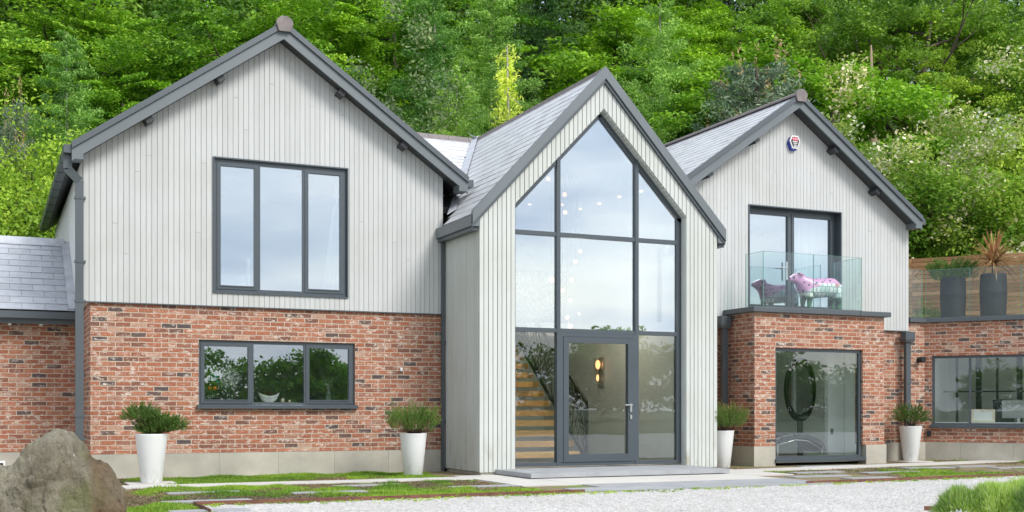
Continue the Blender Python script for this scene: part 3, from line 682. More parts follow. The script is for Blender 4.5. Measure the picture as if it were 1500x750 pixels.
# ---- glass balustrades ----------------------------------------------
def bal(name, segs, z0, z1, Mx=None):
    root = None; b0 = MB()
    for (ax, ay, bx, by) in segs:
        b0.bar((ax, ay, z0 + .012), (bx, by, z0 + .012), .05, .024)
    root = b0.build(name, M['metal'], house, True, M=Mx)
    for (ax, ay, bx, by) in segs:
        g = MB(); a = Vector((ax, ay, (z0+.02+z1)/2)); b = Vector((bx, by, (z0+.02+z1)/2)); d = (b-a).normalized()*.004
        g.bar(a + d, b - d, .012, z1 - z0 - .02); o = g.build('pane', M['balglass'], root, M=Mx)
        e = MB(); e.bar(Vector((ax, ay, z1+.002)) + d, Vector((bx, by, z1+.002)) - d, .012, .004)
        for p in (a + d*.5, b - d*.5): e.box(p.x-.004, p.x+.004, p.y-.004, p.y+.004, z0+.024, z1)
        e.build('glass_edge', M['glassedge'], root, M=Mx)
bal('balcony_balustrade', [(13.14, 18.22, 13.14, 17.68), (13.14, 17.68, 14.30, 17.68), (14.30, 17.68, 15.46, 17.68), (15.46, 17.68, 15.46, 18.48)], 2.955, 4.0)
bal('terrace_balustrade', [(0.0, .12, .88, .12), (.88, .12, 1.86, .12), (1.86, .12, 3.3, .12), (3.3, .12, 4.8, .12)], 2.965, 3.99, MW)
g = MB(); bal('terrace_balustrade', [(17.46, 18.62, 17.93, 18.64)], 2.965, 3.99)

# ---- downpipes ------------------------------------------------------
def pipe(pts, w=.10, d=.07, clips=()):
    mb = MB()
    for a, b in zip(pts[:-1], pts[1:]):
        a = Vector(a); b = Vector(b); up = (0, 1, 0); mb.bar(a, b, w, d, up)
    for z in clips: p = Vector(pts[-1]); mb.box(p.x - w/2 - .012, p.x + w/2 + .03, p.y - d/2 - .008, p.y + d/2 + .03, z, z + .035)
    return hp(mb, 'downpipe', 'metal')
zg = RZ - SL * 3.145
pipe([(1.10, 18.36, zg - .14), (1.10, 18.36, zg - .36), (1.27, 18.42, zg - .52), (1.27, 18.42, .36)], .115, .08, (4.2, 3.25, 2.66, .95, .6))
pipe([(7.075, 18.44, 3.92), (7.075, 18.44, .03)], .05, .05, (2.2, .85))
def hopper(x, y, z1, z0, w=.24, d=.15):
    mb = MB(); mb.hexa([(x-w*.4, y-d*.4, z0), (x+w*.4, y-d*.4, z0), (x+w*.4, y+d*.4, z0), (x-w*.4, y+d*.4, z0), (x-w/2, y-d/2, z0+.05), (x+w/2, y-d/2, z0+.05), (x+w/2, y+d/2, z0+.05), (x-w/2, y+d/2, z0+.05)])
    mb.box(x-w/2, x+w/2, y-d/2, y+d/2, z0+.051, z1); return hp(mb, 'hopper_head', 'metal')
hx_ = atY(1061, 18.35); hopper(hx_, 18.35, 2.83, 2.60, .22); pipe([(hx_ + .01, 18.36, 2.6), (hx_ + .01, 18.36, .0)], .12, .08)
hx_ = atY(1330, 18.38); hopper(hx_, 18.38, 2.66, 2.45, .25); pipe([(hx_, 18.40, 2.46), (hx_, 18.40, .0)], .125, .08, (1.6,))

# ---- interior shells ------------------------------------------------
def room(x0, x1, y0, y1, z0, z1, mat='plaster', Mx=None, floor='floor', ceil=True):
    mb = MB(); t = .05
    mb.box(x0, x1, y1, y1 + t, z0, z1); mb.box(x0 - t, x0, y0, y1 + t, z0, z1); mb.box(x1, x1 + t, y0, y1 + t, z0, z1)
    if ceil: mb.box(x0 - t, x1 + t, y0, y1 + t, z1, z1 + t)
    o = mb.build('interior_wall', M[mat], house, True, M=Mx)
    mb = MB(); mb.box(x0 - t, x1 + t, y0, y1 + t, z0 - t, z0); mb.build('interior_floor', M[floor], o, M=Mx)
    return o
room(1.75, 6.95, YF + .28, 22.5, .2, 2.55)
room(1.6, 6.85, YF + .2, 22.5, 2.75, 5.1)
room(13.16, 15.7, BY + .24, 20.9, .1, 2.7)
room(11.9, 17.2, YF + .28, 22.4, 2.97, 5.1)
def office():
    mb = MB(); mb.box(.1, 6.6, 3.3, 3.35, .2, 2.7); mb.box(.05, .1, .26, 3.3, .2, 2.7); mb.box(.05, 6.6, .26, 3.35, 2.7, 2.75); o = mb.build('interior_wall', M['plaster'], house, True, M=MW)
    mb = MB(); mb.box(.05, 7, .26, 3.35, .15, .2); mb.build('interior_floor', M['floor'], o, M=MW)
office()
h_ = MB(); h_.box(CX0 + .14, CX0 + .17, GY + .2, 23.6, .1, 3.9); h_.box(CX1 - .17, CX1 - .14, GY + .2, 23.6, .1, 3.9)
wall_with_openings(h_, CX0 + .17, CX1 - .17, .1, lambda x: ctop(x) - .15, [], 23.5, 23.55, [CXC])
for sgn in (-1, 1):
    P = [(CXC, GY + .15, CRZ - .35), (CXC + sgn*2.1, GY + .15, CRZ - .35 - CSL*2.1), (CXC + sgn*2.1, 23.5, CRZ - .35 - CSL*2.1), (CXC, 23.5, CRZ - .35)]
    if sgn < 0: P = P[::-1]
    h_.hexa(P + [(p[0], p[1], p[2] + .03) for p in P])
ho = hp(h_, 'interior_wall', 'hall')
mb = MB(); mb.box(CX0 + .14, CX1 - .14, GY + .13, 23.6, .02, .10); mb.build('interior_floor', M['floor'], ho)
mb = MB(); mb.box(CX0 + .18, CX1 - .18, 22.05, 23.49, 2.62, 2.9); mb.build('landing', M['whitepaint'], ho)
# ceiling downlights in hall
for px, py in ((776, 298), (850, 305), (878, 297), (907, 287), (939, 279)):
    rx, ry = ray(px); k = (600 - py) / FPX; d_ = (CRZ - .36 + CSL*CXC - CAMH) / (k + CSL*rx)
    if d_*rx < CXC or px < 800: d_ = 22.5
    x = d_*rx; yy_ = d_*ry; z = CAMH + k*d_; s_ = MB(); s_.lathe([(.0001, 0), (.03, 0), (.036, .02), (.0001, .02)], 12, (x, yy_, z - .03)); s_.build('downlight', M['spotglow'], ho)
# ================================================================== GROUND
rng = np.random.default_rng(11)
def terr(x, y):
    x = np.asarray(x, float); y = np.asarray(y, float)
    y0 = 28.5 - np.clip((x - 18) * .35, 0, 5)
    t = np.clip(y - y0, 0, None)
    z = np.where(t < 8, t * t / 16 * .6, 2.4 + (t - 8) * .60)
    z = np.minimum(z, 26 + .04 * t)
    z = z + np.where(t > 4, .4 * np.sin(x * .35 + 1) * np.sin(y * .27), 0)
    return z - .012
xs = np.concatenate([np.linspace(-600, -60, 12), np.linspace(-55, 75, 66), np.linspace(90, 600, 12)])
ys = np.concatenate([np.linspace(-600, -20, 14), np.linspace(-10, 25, 8), np.linspace(26, 110, 50), np.linspace(130, 700, 12)])
X, Y = np.meshgrid(xs, ys); Z = terr(X, Y)
nx, ny = len(xs), len(ys)
me = bpy.data.meshes.new('ground'); vs = np.stack([X, Y, Z], -1).reshape(-1, 3)
fs = [(j*nx+i, j*nx+i+1, (j+1)*nx+i+1, (j+1)*nx+i) for j in range(ny-1) for i in range(nx-1)]
me.from_pydata(vs.tolist(), [], fs); me.polygons.foreach_set('use_smooth', [True]*len(fs))
gm_, N, L, b = newmat('hillside_ground'); n = noise(N, L, .8, 6); r = ramp(N, [(.3, (.03,.05,.015)), (.6, (.05,.09,.02)), (.8, (.07,.06,.03))]); L.new(n, r.inputs[0]); L.new(r.outputs[0], b.inputs['Base Color']); b.inputs['Roughness'].default_value = 1
me.materials.append(gm_); go = bpy.data.objects.new('ground', me); COL.objects.link(go); tag(go, kind='structure')

def sheet(name, pts, z, mat, kind='structure', th=None):
    n = len(pts); mb = MB(); mb.add([(p[0], p[1], z) for p in pts], [tuple(range(n))]); o = mb.build(name, mat); return tag(o, kind=kind)
# gravel drive
gv, N, L, b = newmat('gravel')
tcn = N.new('ShaderNodeTexCoord'); vo = N.new('ShaderNodeTexVoronoi'); vo.inputs['Scale'].default_value = 34; L.new(tcn.outputs['Object'], vo.inputs['Vector'])
r = ramp(N, [(0, (.24,.235,.225)), (.2, (.50,.495,.485)), (.75, (.68,.675,.665)), (1, (.46,.40,.33))]); sp = N.new('ShaderNodeSeparateColor'); L.new(vo.outputs['Color'], sp.inputs[0]); L.new(sp.outputs[0], r.inputs[0])
n = noise(N, L, .7, 5); rr = ramp(N, [(.35, (.90,.89,.87)), (.65, (1.03,1.03,1.03))]); L.new(n, rr.inputs[0])
c = mixn(N, L, 1.0, r.outputs[0], rr.outputs[0], 'MULTIPLY')
L.new(c, b.inputs['Base Color']); b.inputs['Roughness'].default_value = .95
inv = N.new('ShaderNodeMath'); inv.operation = 'SUBTRACT'; inv.inputs[0].default_value = 1; L.new(vo.outputs['Distance'], inv.inputs[1]); bump(N, L, inv.outputs[0], .9, .02, b)
EDGE = [(2.08, 13.07), (3.7, 12.98), (6.9, 13.02), (10.5, 13.2), (15.1, 13.5), (22, 14.0)]
sheet('gravel_drive', [(2.06, -9), (60, -9), (60, 14.3)] + EDGE[::-1], .004, gv)
sheet('gravel_drive', [(-60, -9), (2.05, -9), (2.05, 6), (-60, 6)], .003, gv)
# bed base: moss and bare earth
bd, N, L, b = newmat('mossy_bed')
n = noise(N, L, 1.3, 6, rough=.65); r = ramp(N, [(.38, (.16,.25,.04)), (.46, (.21,.17,.09)), (.60, (.26,.20,.13)), (.8, (.15,.11,.075))]); L.new(n, r.inputs[0])
n2 = noise(N, L, 40, 4); rr = ramp(N, [(.3, (.6,.6,.6)), (.7, (1.25,1.25,1.25))]); L.new(n2, rr.inputs[0]); L.new(mixn(N, L, 1.0, r.outputs[0], rr.outputs[0], 'MULTIPLY'), b.inputs['Base Color'])
b.inputs['Roughness'].default_value = 1; bump(N, L, n2, .8, .02, b)
sheet('planting_bed', [(-12, 6), (2.06, 6), (2.06, 13.07)] + EDGE[1:] + [(22, 19), (-12, 19)], .008, bd)
sheet('paved_path', [(-9, 17.2), (1.0, 17.2), (1.0, 20.05), (-9, 20.05)], .014, M['slab'])
# pale path strip and entrance paving, in slabs
def paving(name, rects, z0, mat, kind='structure'):
    mb = MB()
    for (xa, xb, ya, yb) in rects: mb.box(xa, xb, ya, yb, z0 - .03, z0 + rnd.uniform(0, .003))
    return tag(mb.build(name, mat, bevel=0), kind=kind)
rects = []; x = -3.0
while x < 6.6: rects.append((x, x + .896, 16.08, 16.62)); x += .9
paving('path', rects, .022, M['slab'])
rects = []
for i in range(6):
    for j in range(3):
        xa = 6.66 + i * .86 + (j % 2) * .0
        if j == 0 and i == 5: continue
        rects.append((xa, xa + .856, 14.32 + j * .78, 15.096 + j * .78 if j < 2 else 16.9))
paving('paved_path', rects, .022, M['slab'])
rects = []
for i in range(5): rects += [(7.3 + i*.8 + (.25), 8.096 + i*.8 + .25, 13.72, 14.30)]
for i in range(5): rects += [(6.95 + i*.8, 7.746 + i*.8, 13.08, 13.70)]
rects = [(a, min(b_, 11.0), c_, d_) for a, b_, c_, d_ in rects if a < 10.9]
paving('paved_path', rects, .018, M['greyslab'])
mb = MB(); x = 11.3; y0_ = 16.0
while x < 23:
    x2 = x + .9; f = lambda xx: 16.02 + (xx - 11.3) * .135
    mb.hexa([(x, f(x), -.01), (x2-.004, f(x2), -.01), (x2-.004, f(x2)+.62, -.01), (x, f(x)+.62, -.01), (x, f(x), .023), (x2-.004, f(x2), .023), (x2-.004, f(x2)+.62, .023), (x, f(x)+.62, .023)]); x = x2
tag(mb.build('path', M['slab']), kind='structure')
# grey stepping slabs set in the beds
slab_spots = [(2.5, 14.9, .9), (2.3, 13.5, 1.0), (3.95, 14.3, .95), (4.8, 15.4, .95), (6.2, 14.55, 1.0), (2.1, 12.2, .8), (11.9, 14.6, 1.1), (13.7, 15.0, 1.1), (12.6, 15.5, 1.0), (15.4, 15.9, 1.1), (16.9, 15.3, 1.1), (12.3, 13.9, .9), (14.2, 17.15, 1.3), (16.6, 16.0, .9)]
base = MB(); base.box(-.5, .5, -.14, .14, -.02, .022)
sproto = None
slab_lab = ['grey stepping slab near the boulder, closest to the pale path', 'grey stepping slab in bright moss just right of the boulder', 'grey stepping slab in the moss below the kitchen window', 'grey stepping slab nearest the pale path, below the right end of the kitchen window', 'grey stepping slab in the moss left of the entrance paving', 'grey stepping slab nearest the camera beside the boulder', 'grey stepping slab right of the grey entrance paving', 'middle grey stepping slab in the bare bed before the brick bay', 'grey stepping slab next to the path below the bay window', 'grey stepping slab next to the path before the right corner planter', 'grey stepping slab in the moss before the office window', 'small grey stepping slab at the gravel edge right of the entrance paving', 'wide grey slab lying at the foot of the bay window', 'small grey stepping slab at the mossy far right of the bed']
for i, (x, y, wd) in enumerate(slab_spots):
    if sproto is None: o = sproto = base.build('stepping_slab', M['greyslab'])
    else: o = sproto.copy(); COL.objects.link(o)
    o.location = (x, y, 0); o.scale = (wd, 1, 1); tag(o, slab_lab[i], 'paving slab', 'grey stepping slabs set in the beds')
# white slabs under two planters
for (x, y, lb) in ((2.13, 17.05, 'small pale slab under the leftmost white planter'), (17.0, 18.0, 'small pale slab under the rightmost white planter')):
    m_ = MB(); m_.box(-.33, .33, -.3, .3, -.02, .026); o = m_.build('base_slab', M['slab']); o.location = (x, y, 0); tag(o, lb, 'paving slab', 'pale slabs under planters')
# rusted steel edging
for pts, lb in (([(2.08, 12.0), (2.085, 13.07), (3.7, 12.98), (6.92, 13.02)], 'rusted steel edging between mossy bed and gravel left of the entrance'), ([(10.55, 13.2), (15.1, 13.5), (22, 14.0)], 'rusted steel edging between bare bed and gravel right of the entrance'), ([(8.95, 9.28), (9.35, 9.0), (9.9, 8.2)], 'rusted steel edging round the grass clumps in the lower right')):
    mb = MB()
    for a, b_ in zip(pts[:-1], pts[1:]): mb.bar((a[0], a[1], .015), (b_[0], b_[1], .015), .012, .07)
    tag(mb.build('steel_edging', M['steel']), lb, 'edging')

# ---- numpy mesh for many small faces
def quads_obj(name, V, mat, par=None, tri=False, smooth=False):
    k = 3 if tri else 4; V = np.asarray(V, np.float32).reshape(-1, 3); nf = len(V) // k
    me = bpy.data.meshes.new(name); me.vertices.add(len(V)); me.vertices.foreach_set('co', V.ravel())
    me.loops.add(len(V)); me.loops.foreach_set('vertex_index', np.arange(len(V), dtype=np.int32))
    me.polygons.add(nf); me.polygons.foreach_set('loop_start', np.arange(0, nf*k, k, dtype=np.int32)); me.polygons.foreach_set('loop_total', np.full(nf, k, np.int32))
    me.update(calc_edges=True); me.materials.append(mat)
    o = bpy.data.objects.new(name, me); COL.objects.link(o)
    if par: o.parent = par
    return o
def unit(a): return a / (np.linalg.norm(a, axis=-1, keepdims=True) + 1e-9)
def leaves(C_, size, rg, nrm=None, flat=.5, asp=.55):
    """diamond leaves around points C_; nrm = preferred normals"""
    n = len(C_); r = rg.normal(size=(n, 3)); nn = unit(r * flat + (nrm if nrm is not None else np.array([0, 0, 1.])))
    a = unit(np.cross(nn, rg.normal(size=(n, 3)))); b_ = np.cross(nn, a); s = size * rg.uniform(.6, 1.3, (n, 1))
    return np.stack([C_ - a*s, C_ - b_*s*asp, C_ + a*s, C_ + b_*s*asp], 1).reshape(-1, 3)
def blades(P, h, wdt, rg, lean=.35):
    n = len(P); a = rg.uniform(0, 2*math.pi, n); d = np.stack([np.cos(a), np.sin(a), np.zeros(n)], 1); hh = (h * rg.uniform(.5, 1.2, n))[:, None] if np.isscalar(h) else (h * rg.uniform(.5, 1.2, n))[:, None]
    tip = P + np.array([0, 0, 1.]) * hh + np.concatenate([rg.normal(size=(n, 2)) * lean, np.zeros((n, 1))], 1) * hh
    return np.stack([P - d*wdt, P + d*wdt, tip], 1).reshape(-1, 3)
def vnoise(x, y, s, seed=0):
    rg = np.random.default_rng(seed); out = 0
    for k in range(9):
        a = rg.uniform(0, 2*math.pi); f = s * rg.uniform(.5, 2.2); out = out + np.sin((x*math.cos(a) + y*math.sin(a))*f + rg.uniform(0, 6)) / 9**.5
    return out
mossm = leaf_mat('moss_green', (.17,.34,.03), (.30,.50,.05), (.46,.60,.10), .35)
drym = leaf_mat('dry_stems', (.16,.11,.06), (.26,.17,.10), (.32,.24,.14), .1)
def inrects(x, y, rs): 
    m_ = np.zeros(len(x), bool)
    for (a, b_, c_, d_) in rs: m_ |= (x > a) & (x < b_) & (y > c_) & (y < d_)
    return m_
clear = [(-3, 6.6, 16.04, 16.66), (6.62, 11.9, 13.02, 17.0), (7.0, 11.7, 16.9, 18.5), (-9, 1.0, 17.1, 20.1), (12.8, 16.1, 17.5, 18.6)] + [(x - wd*.5, x + wd*.5, y - .13, y + .13) for x, y, wd in slab_spots] + [(1.8, 2.46, 16.75, 17.35), (16.67, 17.33, 17.7, 18.3)]
def scatter(n, xr, yr):
    x = rng.uniform(*xr, n); y = rng.uniform(*yr, n); return x, y
pts_g = []; pts_d = []
for (n, xr, yr, bias) in ((120000, (-.8, 7.3), (12.9, 16.05), .35), (22000, (.8, 2.06), (9.0, 13.1), .8), (45000, (1.2, 7.1), (16.66, 18.5), .75), (90000, (10.6, 20), (13.2, 18.4), -.45)):
    x, y = scatter(n, xr, yr)
    m_ = ~inrects(x, y, clear) & (y > np.interp(x, [2.06, 3.7, 6.9, 10.5, 15.1, 22], [13.07, 12.98, 13.02, 13.2, 13.5, 14.0]) + rng.normal(0, .03, n) - (x < 2.06) * 9)
    strip_y = 16.02 + (x - 11.3) * .135; m_ &= ~((x > 11.2) & (y > strip_y - .03) & (y < strip_y + .66))
    m_ &= ~((x > 6.55) & (x < 7.4) & (y > 14.3 + (7.4 - x)*.2))
    v = vnoise(x, y, 1.6, 3) * .75 + vnoise(x, y, 6, 4) * .3 + bias
    v = v - .25 * (xr[1] > 7) - .2 * (yr[1] < 16.4)
    if xr[0] > 9: v = v + np.exp(-((y - 13.75 - (x-10.5)*.05) / .28)**2) * .75 + np.clip((x - 15), 0, 3) * .35 * (y < 15.6)
    elif yr[1] > 16: pass
    else: v = v - np.exp(-((y - 15.55) / .45)**2) * .75 * (x > 3) 
    g = m_ & (v + rng.normal(0, .12, n) > 0); d = m_ & (v > -.9) & (v < .15) & (rng.random(n) < .35)
    pts_g.append(np.stack([x[g], y[g], np.full(g.sum(), .005)], 1)); pts_d.append(np.stack([x[d], y[d], np.full(d.sum(), .005)], 1))
P = np.concatenate(pts_g); hgt = .028 + .018 * np.clip(vnoise(P[:, 0], P[:, 1], 7, 8), -1, 1.5)
o = quads_obj('moss_cover', blades(P, hgt, .0085, rng, .7), mossm, tri=True); tag(o, 'low bright green moss and groundcover filling the beds before the house', 'groundcover', kind='stuff')
P = np.concatenate(pts_d); o = quads_obj('dry_litter', blades(P, .022, .007, rng, 1.6), drym, tri=True); tag(o, 'brown dry stems and litter in the bare patches of the beds', 'plant litter', kind='stuff')
# little weeds at the edge of the gravel
n = 260; x = rng.uniform(2.2, 16, n); y = np.interp(x, [2.06, 3.7, 6.9, 10.5, 15.1, 22], [13.07, 12.98, 13.02, 13.2, 13.5, 14.0]) - np.abs(rng.normal(0, .16, n)) - .02
C_ = np.repeat(np.stack([x, y, np.full(n, .012)], 1), 14, 0) + rng.normal(0, 1, (n*14, 3)) * np.array([.028, .028, .006])
o = quads_obj('gravel_weeds', leaves(np.abs(C_), .014, rng, flat=.8), mossm); tag(o, 'tiny green weeds along the near edge of the gravel drive', 'weeds', kind='stuff')
# loose pebbles
n = 14000; x = rng.uniform(2.2, 13, n); y = rng.uniform(9.5, 13.3, n); m_ = y < np.interp(x, [2.06, 3.7, 6.9, 10.5, 15.1], [13.07, 12.98, 13.02, 13.2, 13.5]) - .03; x = x[m_]; y = y[m_]
C_ = np.stack([x, y, np.full(len(x), .011)], 1); tetra = []
a = rng.uniform(0, 6.28, len(x)); s_ = rng.uniform(.005, .012, len(x))
p = [C_ + np.stack([np.cos(a + k)*s_, np.sin(a + k)*s_, np.zeros(len(x)) - .005], 1) for k in (0, 2.1, 4.2)]; top_ = C_ + np.stack([s_*.2, s_*.1, s_*.6], 1)
V = np.concatenate([np.stack([p[i], p[(i+1) % 3], top_], 1).reshape(-1, 3) for i in range(3)])
pm = simple('pebble', (.50,.49,.47), .9, var=.2, scale=30); o = quads_obj('loose_gravel', V, pm, tri=True); tag(o, 'loose pale stones on the gravel drive', 'gravel', kind='stuff')

# ================================================================== PLANTERS
needle_g = leaf_mat('needle_green', (.09,.18,.04), (.17,.30,.06), (.33,.44,.11), .3)
needle_y = leaf_mat('new_shoot', (.35,.38,.10), (.62,.42,.18), (.75,.55,.28), .2)
twig = simple('twig', (.10,.06,.035), .9)
def needles(shoots, per, ln, wd, rg, spread=.75):
    """shoots: list of (base, tip); needles point outward-forward"""
    B = np.array([s[0] for s in shoots]); T = np.array([s[1] for s in shoots]); n = len(B)
    t = rg.uniform(.15, 1, (n, per, 1)); P = B[:, None] + (T - B)[:, None] * t; d = unit(T - B)[:, None]
    r = unit(rg.normal(size=(n, per, 3))); dr = unit(d * (1 - spread*.5) + r * spread); l = ln * rg.uniform(.6, 1.1, (n, per, 1))
    sdv = unit(np.cross(dr, rg.normal(size=(n, per, 3)))) * wd
    return np.stack([P - sdv, P + sdv, P + dr * l], 2).reshape(-1, 3)
def shrub(kind, rg, name='foliage'):
    sh = []; tips = []
    if kind == 'mugo':
        for cx, cz, rx, n in ((-.10, .12, .21, 230), (.17, .01, .22, 260), (.04, .05, .2, 150), (.02, -.02, .17, 130)):
            for i in range(n):
                d = unit(rg.normal(size=3)); d[2] = abs(d[2]) * .9 - .15; c0 = np.array([cx, 0, cz]); b_ = c0 + d * rx * rg.uniform(.3, .85) * [1, .9, .8]; sh.append((b_, b_ + unit(d + [0, 0, .6]) * rg.uniform(.07, .13)))
    elif kind == 'upright':
        for i in range(420):
            a = rg.uniform(0, 6.28); r = math.sqrt(rg.random()) * .27; b_ = np.array([r*math.cos(a), r*math.sin(a)*.9, -.02 + rg.uniform(0, .18)]); h = rg.uniform(.10, .2) * (1.2 - r*1.5) + (rg.random() < .06)*.12
            sh.append((b_, b_ + np.array([math.cos(a)*.1*r/.27, math.sin(a)*.1*r/.27, h])))
    elif kind == 'candle':
        for i in range(400):
            a = rg.uniform(0, 6.28); r = math.sqrt(rg.random()) * .27; b_ = np.array([r*math.cos(a), r*math.sin(a), .0 + rg.uniform(0, .24)*(1 - r*1.2)]); t = b_ + np.array([math.cos(a)*.09*r/.2, math.sin(a)*.09*r/.2, rg.uniform(.08, .15)])
            sh.append((b_, t))
            if rg.random() < .3: tips.append((t, t + np.array([0, 0, rg.uniform(.03, .06)])))
    elif kind == 'loose':
        for i in range(330):
            a = rg.uniform(0, 6.28); e = rg.uniform(.1, 1.2); r = rg.uniform(.1, .3); d = np.array([math.cos(a)*math.cos(e), math.sin(a)*math.cos(e), math.sin(e)]); b_ = d * r * [1.05, .9, .9] + [0, 0, .0]; t = b_ + unit(d + [0, 0, .35]) * rg.uniform(.07, .14); sh.append((b_, t))
            if rg.random() < .15: tips.append((t, t + np.array([0, 0, .03])))
    return sh, tips
def potted(px, ptop, H, rt, rb, X, Y, kind, label, seed, rz=0):
    rg = np.random.default_rng(seed)
    root = empty('potted_conifer', (X, Y, .025), rz, label, 'potted plant', 'white planters along the front of the house')
    m_ = MB(); m_.lathe([(.0001, 0), (rb - .01, 0), (rb, .012), (rt - .004, H - .015), (rt, H), (rt - .004, H + .004), (rt - .022, H + .002), (rt - .026, H - .05), (.0001, H - .05)], 40); m_.build('pot', M['pot'], root)
    m_ = MB(); m_.lathe([(.0001, H - .035), (rt - .03, H - .04)], 24); m_.build('soil', M['soil'], root)
    sh, tips = shrub(kind, rg)
    off = np.array([0, 0, H + .04]); G = np.array([1.3, 1.15, 1.32]); sh = [(a*G + off, b_*G + off) for a, b_ in sh]; tips = [(a*G, b_*G) for a, b_ in tips]
    quads_obj('foliage', needles(sh, 60, .026, .0032, rg), needle_g, root, tri=True)
    if tips: quads_obj('new_shoots', needles([(a + off, b_ + off) for a, b_ in tips], 22, .02, .004, rg, .3), needle_y, root, tri=True)
    m_ = MB()
    for a, b_ in sh[::9]: m_.tube([(0, 0, H - .04), (a[0]*.55, a[1]*.55, H + .02 + (a[2]-H)*.3), tuple(a)], [.009, .006, .003], 5)
    m_.build('stem', twig, root)
    return root
potted(222, 637, .69, .225, .145, 2.13, 17.02, 'mugo', 'white planter with a lopsided dark pine drooping to the right, beside the boulder', 1)
potted(611, 634, .66, .215, .145, 6.12, 17.25, 'upright', 'white planter with a dense upright yew, left of the entrance gable', 2)
potted(1058, 630, .66, .215, .14, 11.93, 17.25, 'candle', 'white planter with orange-tipped pine, half hidden between entrance gable and brick bay', 3)
potted(1334, 624, .70, .225, .14, 17.0, 18.0, 'loose', 'white planter with a loose bright green pine beside the right downpipe', 4)

# terrace planters
TZ = 2.88
def terrace_pot(px, off, H, R0, label, cat='potted plant'):
    p = wpt(px, off); root = empty('terrace_planter', (p.x, p.y, TZ), 0, label, cat, 'tall charcoal planters on the terrace')
    m_ = MB(); m_.lathe([(.0001, 0), (R0*.86, 0), (R0*.92, .02), (R0*1.0, H*.45), (R0*1.02, H*.6), (R0*1.035, H*.61), (R0*1.02, H*.63), (R0*.98, H*.95), (R0*.94, H), (R0*.86, H), (R0*.84, H - .06), (.0001, H - .06)], 64, flute=.012, nf=24); m_.build('pot', M['charpot'], root); return root
rt_ = terrace_pot(1396, .75, 1.0, .255, 'tall charcoal terrace planter holding a bushy dark conifer')
rg = np.random.default_rng(9); sh = []
for i in range(330):
    a = rg.uniform(0, 6.28); r = math.sqrt(rg.random()) * .42; z = 1.0 + rg.uniform(-.08, .25)*(1.2 - r); b_ = np.array([r*math.cos(a), r*math.sin(a), z]); sh.append((b_, b_ + np.array([math.cos(a)*.12*r/.3, math.sin(a)*.12*r/.3, rg.uniform(.06, .2) + (rg.random() < .08)*.15])))
quads_obj('foliage', needles(sh, 50, .05, .0045, rg), needle_g, rt_, tri=True)
strapm = leaf_mat('bronze_strap', (.25,.12,.05), (.42,.26,.11), (.50,.42,.16), .3)
def cordyline(root, H, seed, n=120, L_=.74):
    rg = np.random.default_rng(seed); V = []
    for i in range(n):
        a = rg.uniform(0, 6.28); e = rg.uniform(-.1, 1.45); l = L_ * rg.uniform(.75, 1.1); p = np.array([0, 0, H + rg.uniform(0, .08)]); d = np.array([math.cos(a)*math.cos(e), math.sin(a)*math.cos(e), math.sin(e)]); sd_ = unit(np.cross(d, [0, 0, 1.])); wd = .019
        pts = [p]
        for k in range(7): d = unit(d + np.array([0, 0, -.13*(1 + k*.15)*(1.3 - e*.6)])); pts.append(pts[-1] + d*l/7)
        for k in range(7):
            w0 = wd*(1 - (k/7)**2.5) + .001; w1 = wd*(1 - ((k+1)/7)**2.5) + .001; V.append([pts[k] - sd_*w0, pts[k] + sd_*w0, pts[k+1] + sd_*w1, pts[k+1] - sd_*w1])
    quads_obj('foliage', np.array(V), strapm, root)
rt_ = terrace_pot(1455, .75, 1.03, .262, 'tall charcoal terrace planter holding a bronze cordyline with arching leaves')
m_ = MB(); m_.tube([(0, 0, .95), (0, 0, 1.25)], .03, 8); m_.build('stem', twig, rt_); cordyline(rt_, 1.22, 4)
rt_ = terrace_pot(1531, .75, 1.03, .262, 'charcoal planter cut off by the right edge, its bronze leaves showing above the terrace glass')
m_ = MB(); m_.tube([(0, 0, .95), (0, 0, 1.5)], .03, 8); m_.build('stem', twig, rt_); cordyline(rt_, 1.45, 6)
# low bush on the terrace
p = wpt(1362, 1.0); rg = np.random.default_rng(12); n = 60
C0 = rg.normal(size=(n, 3)) * [.22, .2, .14] + [0, 0, .2]; C_ = np.repeat(C0, 40, 0) + rg.normal(size=(n*40, 3)) * .05; C_[:, 2] = np.abs(C_[:, 2])
bushg = leaf_mat('bush_green', (.11,.22,.03), (.19,.33,.05), (.30,.42,.08), .35)
o = empty('low_bush', (p.x, p.y, TZ), 0, 'low green bush behind the terrace glass beside the charcoal conifer planter', 'bush'); quads_obj('foliage', leaves(C_, .02, rg, flat=1), bushg, o)
# slatted fence behind the terrace
FM = Matrix.Translation(WN * 2.55) @ MW; f_ = MB(); fr = empty('slatted_fence', tuple(WO + WN*2.55), 0, 'brown horizontal slat timber fence along the back of the terrace', 'fence')
for i in range(17):
    z = TZ + .03 + i * .097; x = -4.2
    while x < 6.0: f_.box(x, x + 1.795, -.012, .012, z, z + .085); x += 1.8
o = f_.build('slats', M['fence'], fr, True, M=FM)
for k in range(7):
    q = MB(); q.box(-4.2 + k*1.8 - .04, -4.2 + k*1.8 + .04, .015, .10, TZ, TZ + 1.68); q.build('post', M['fence'], fr, True, M=FM)

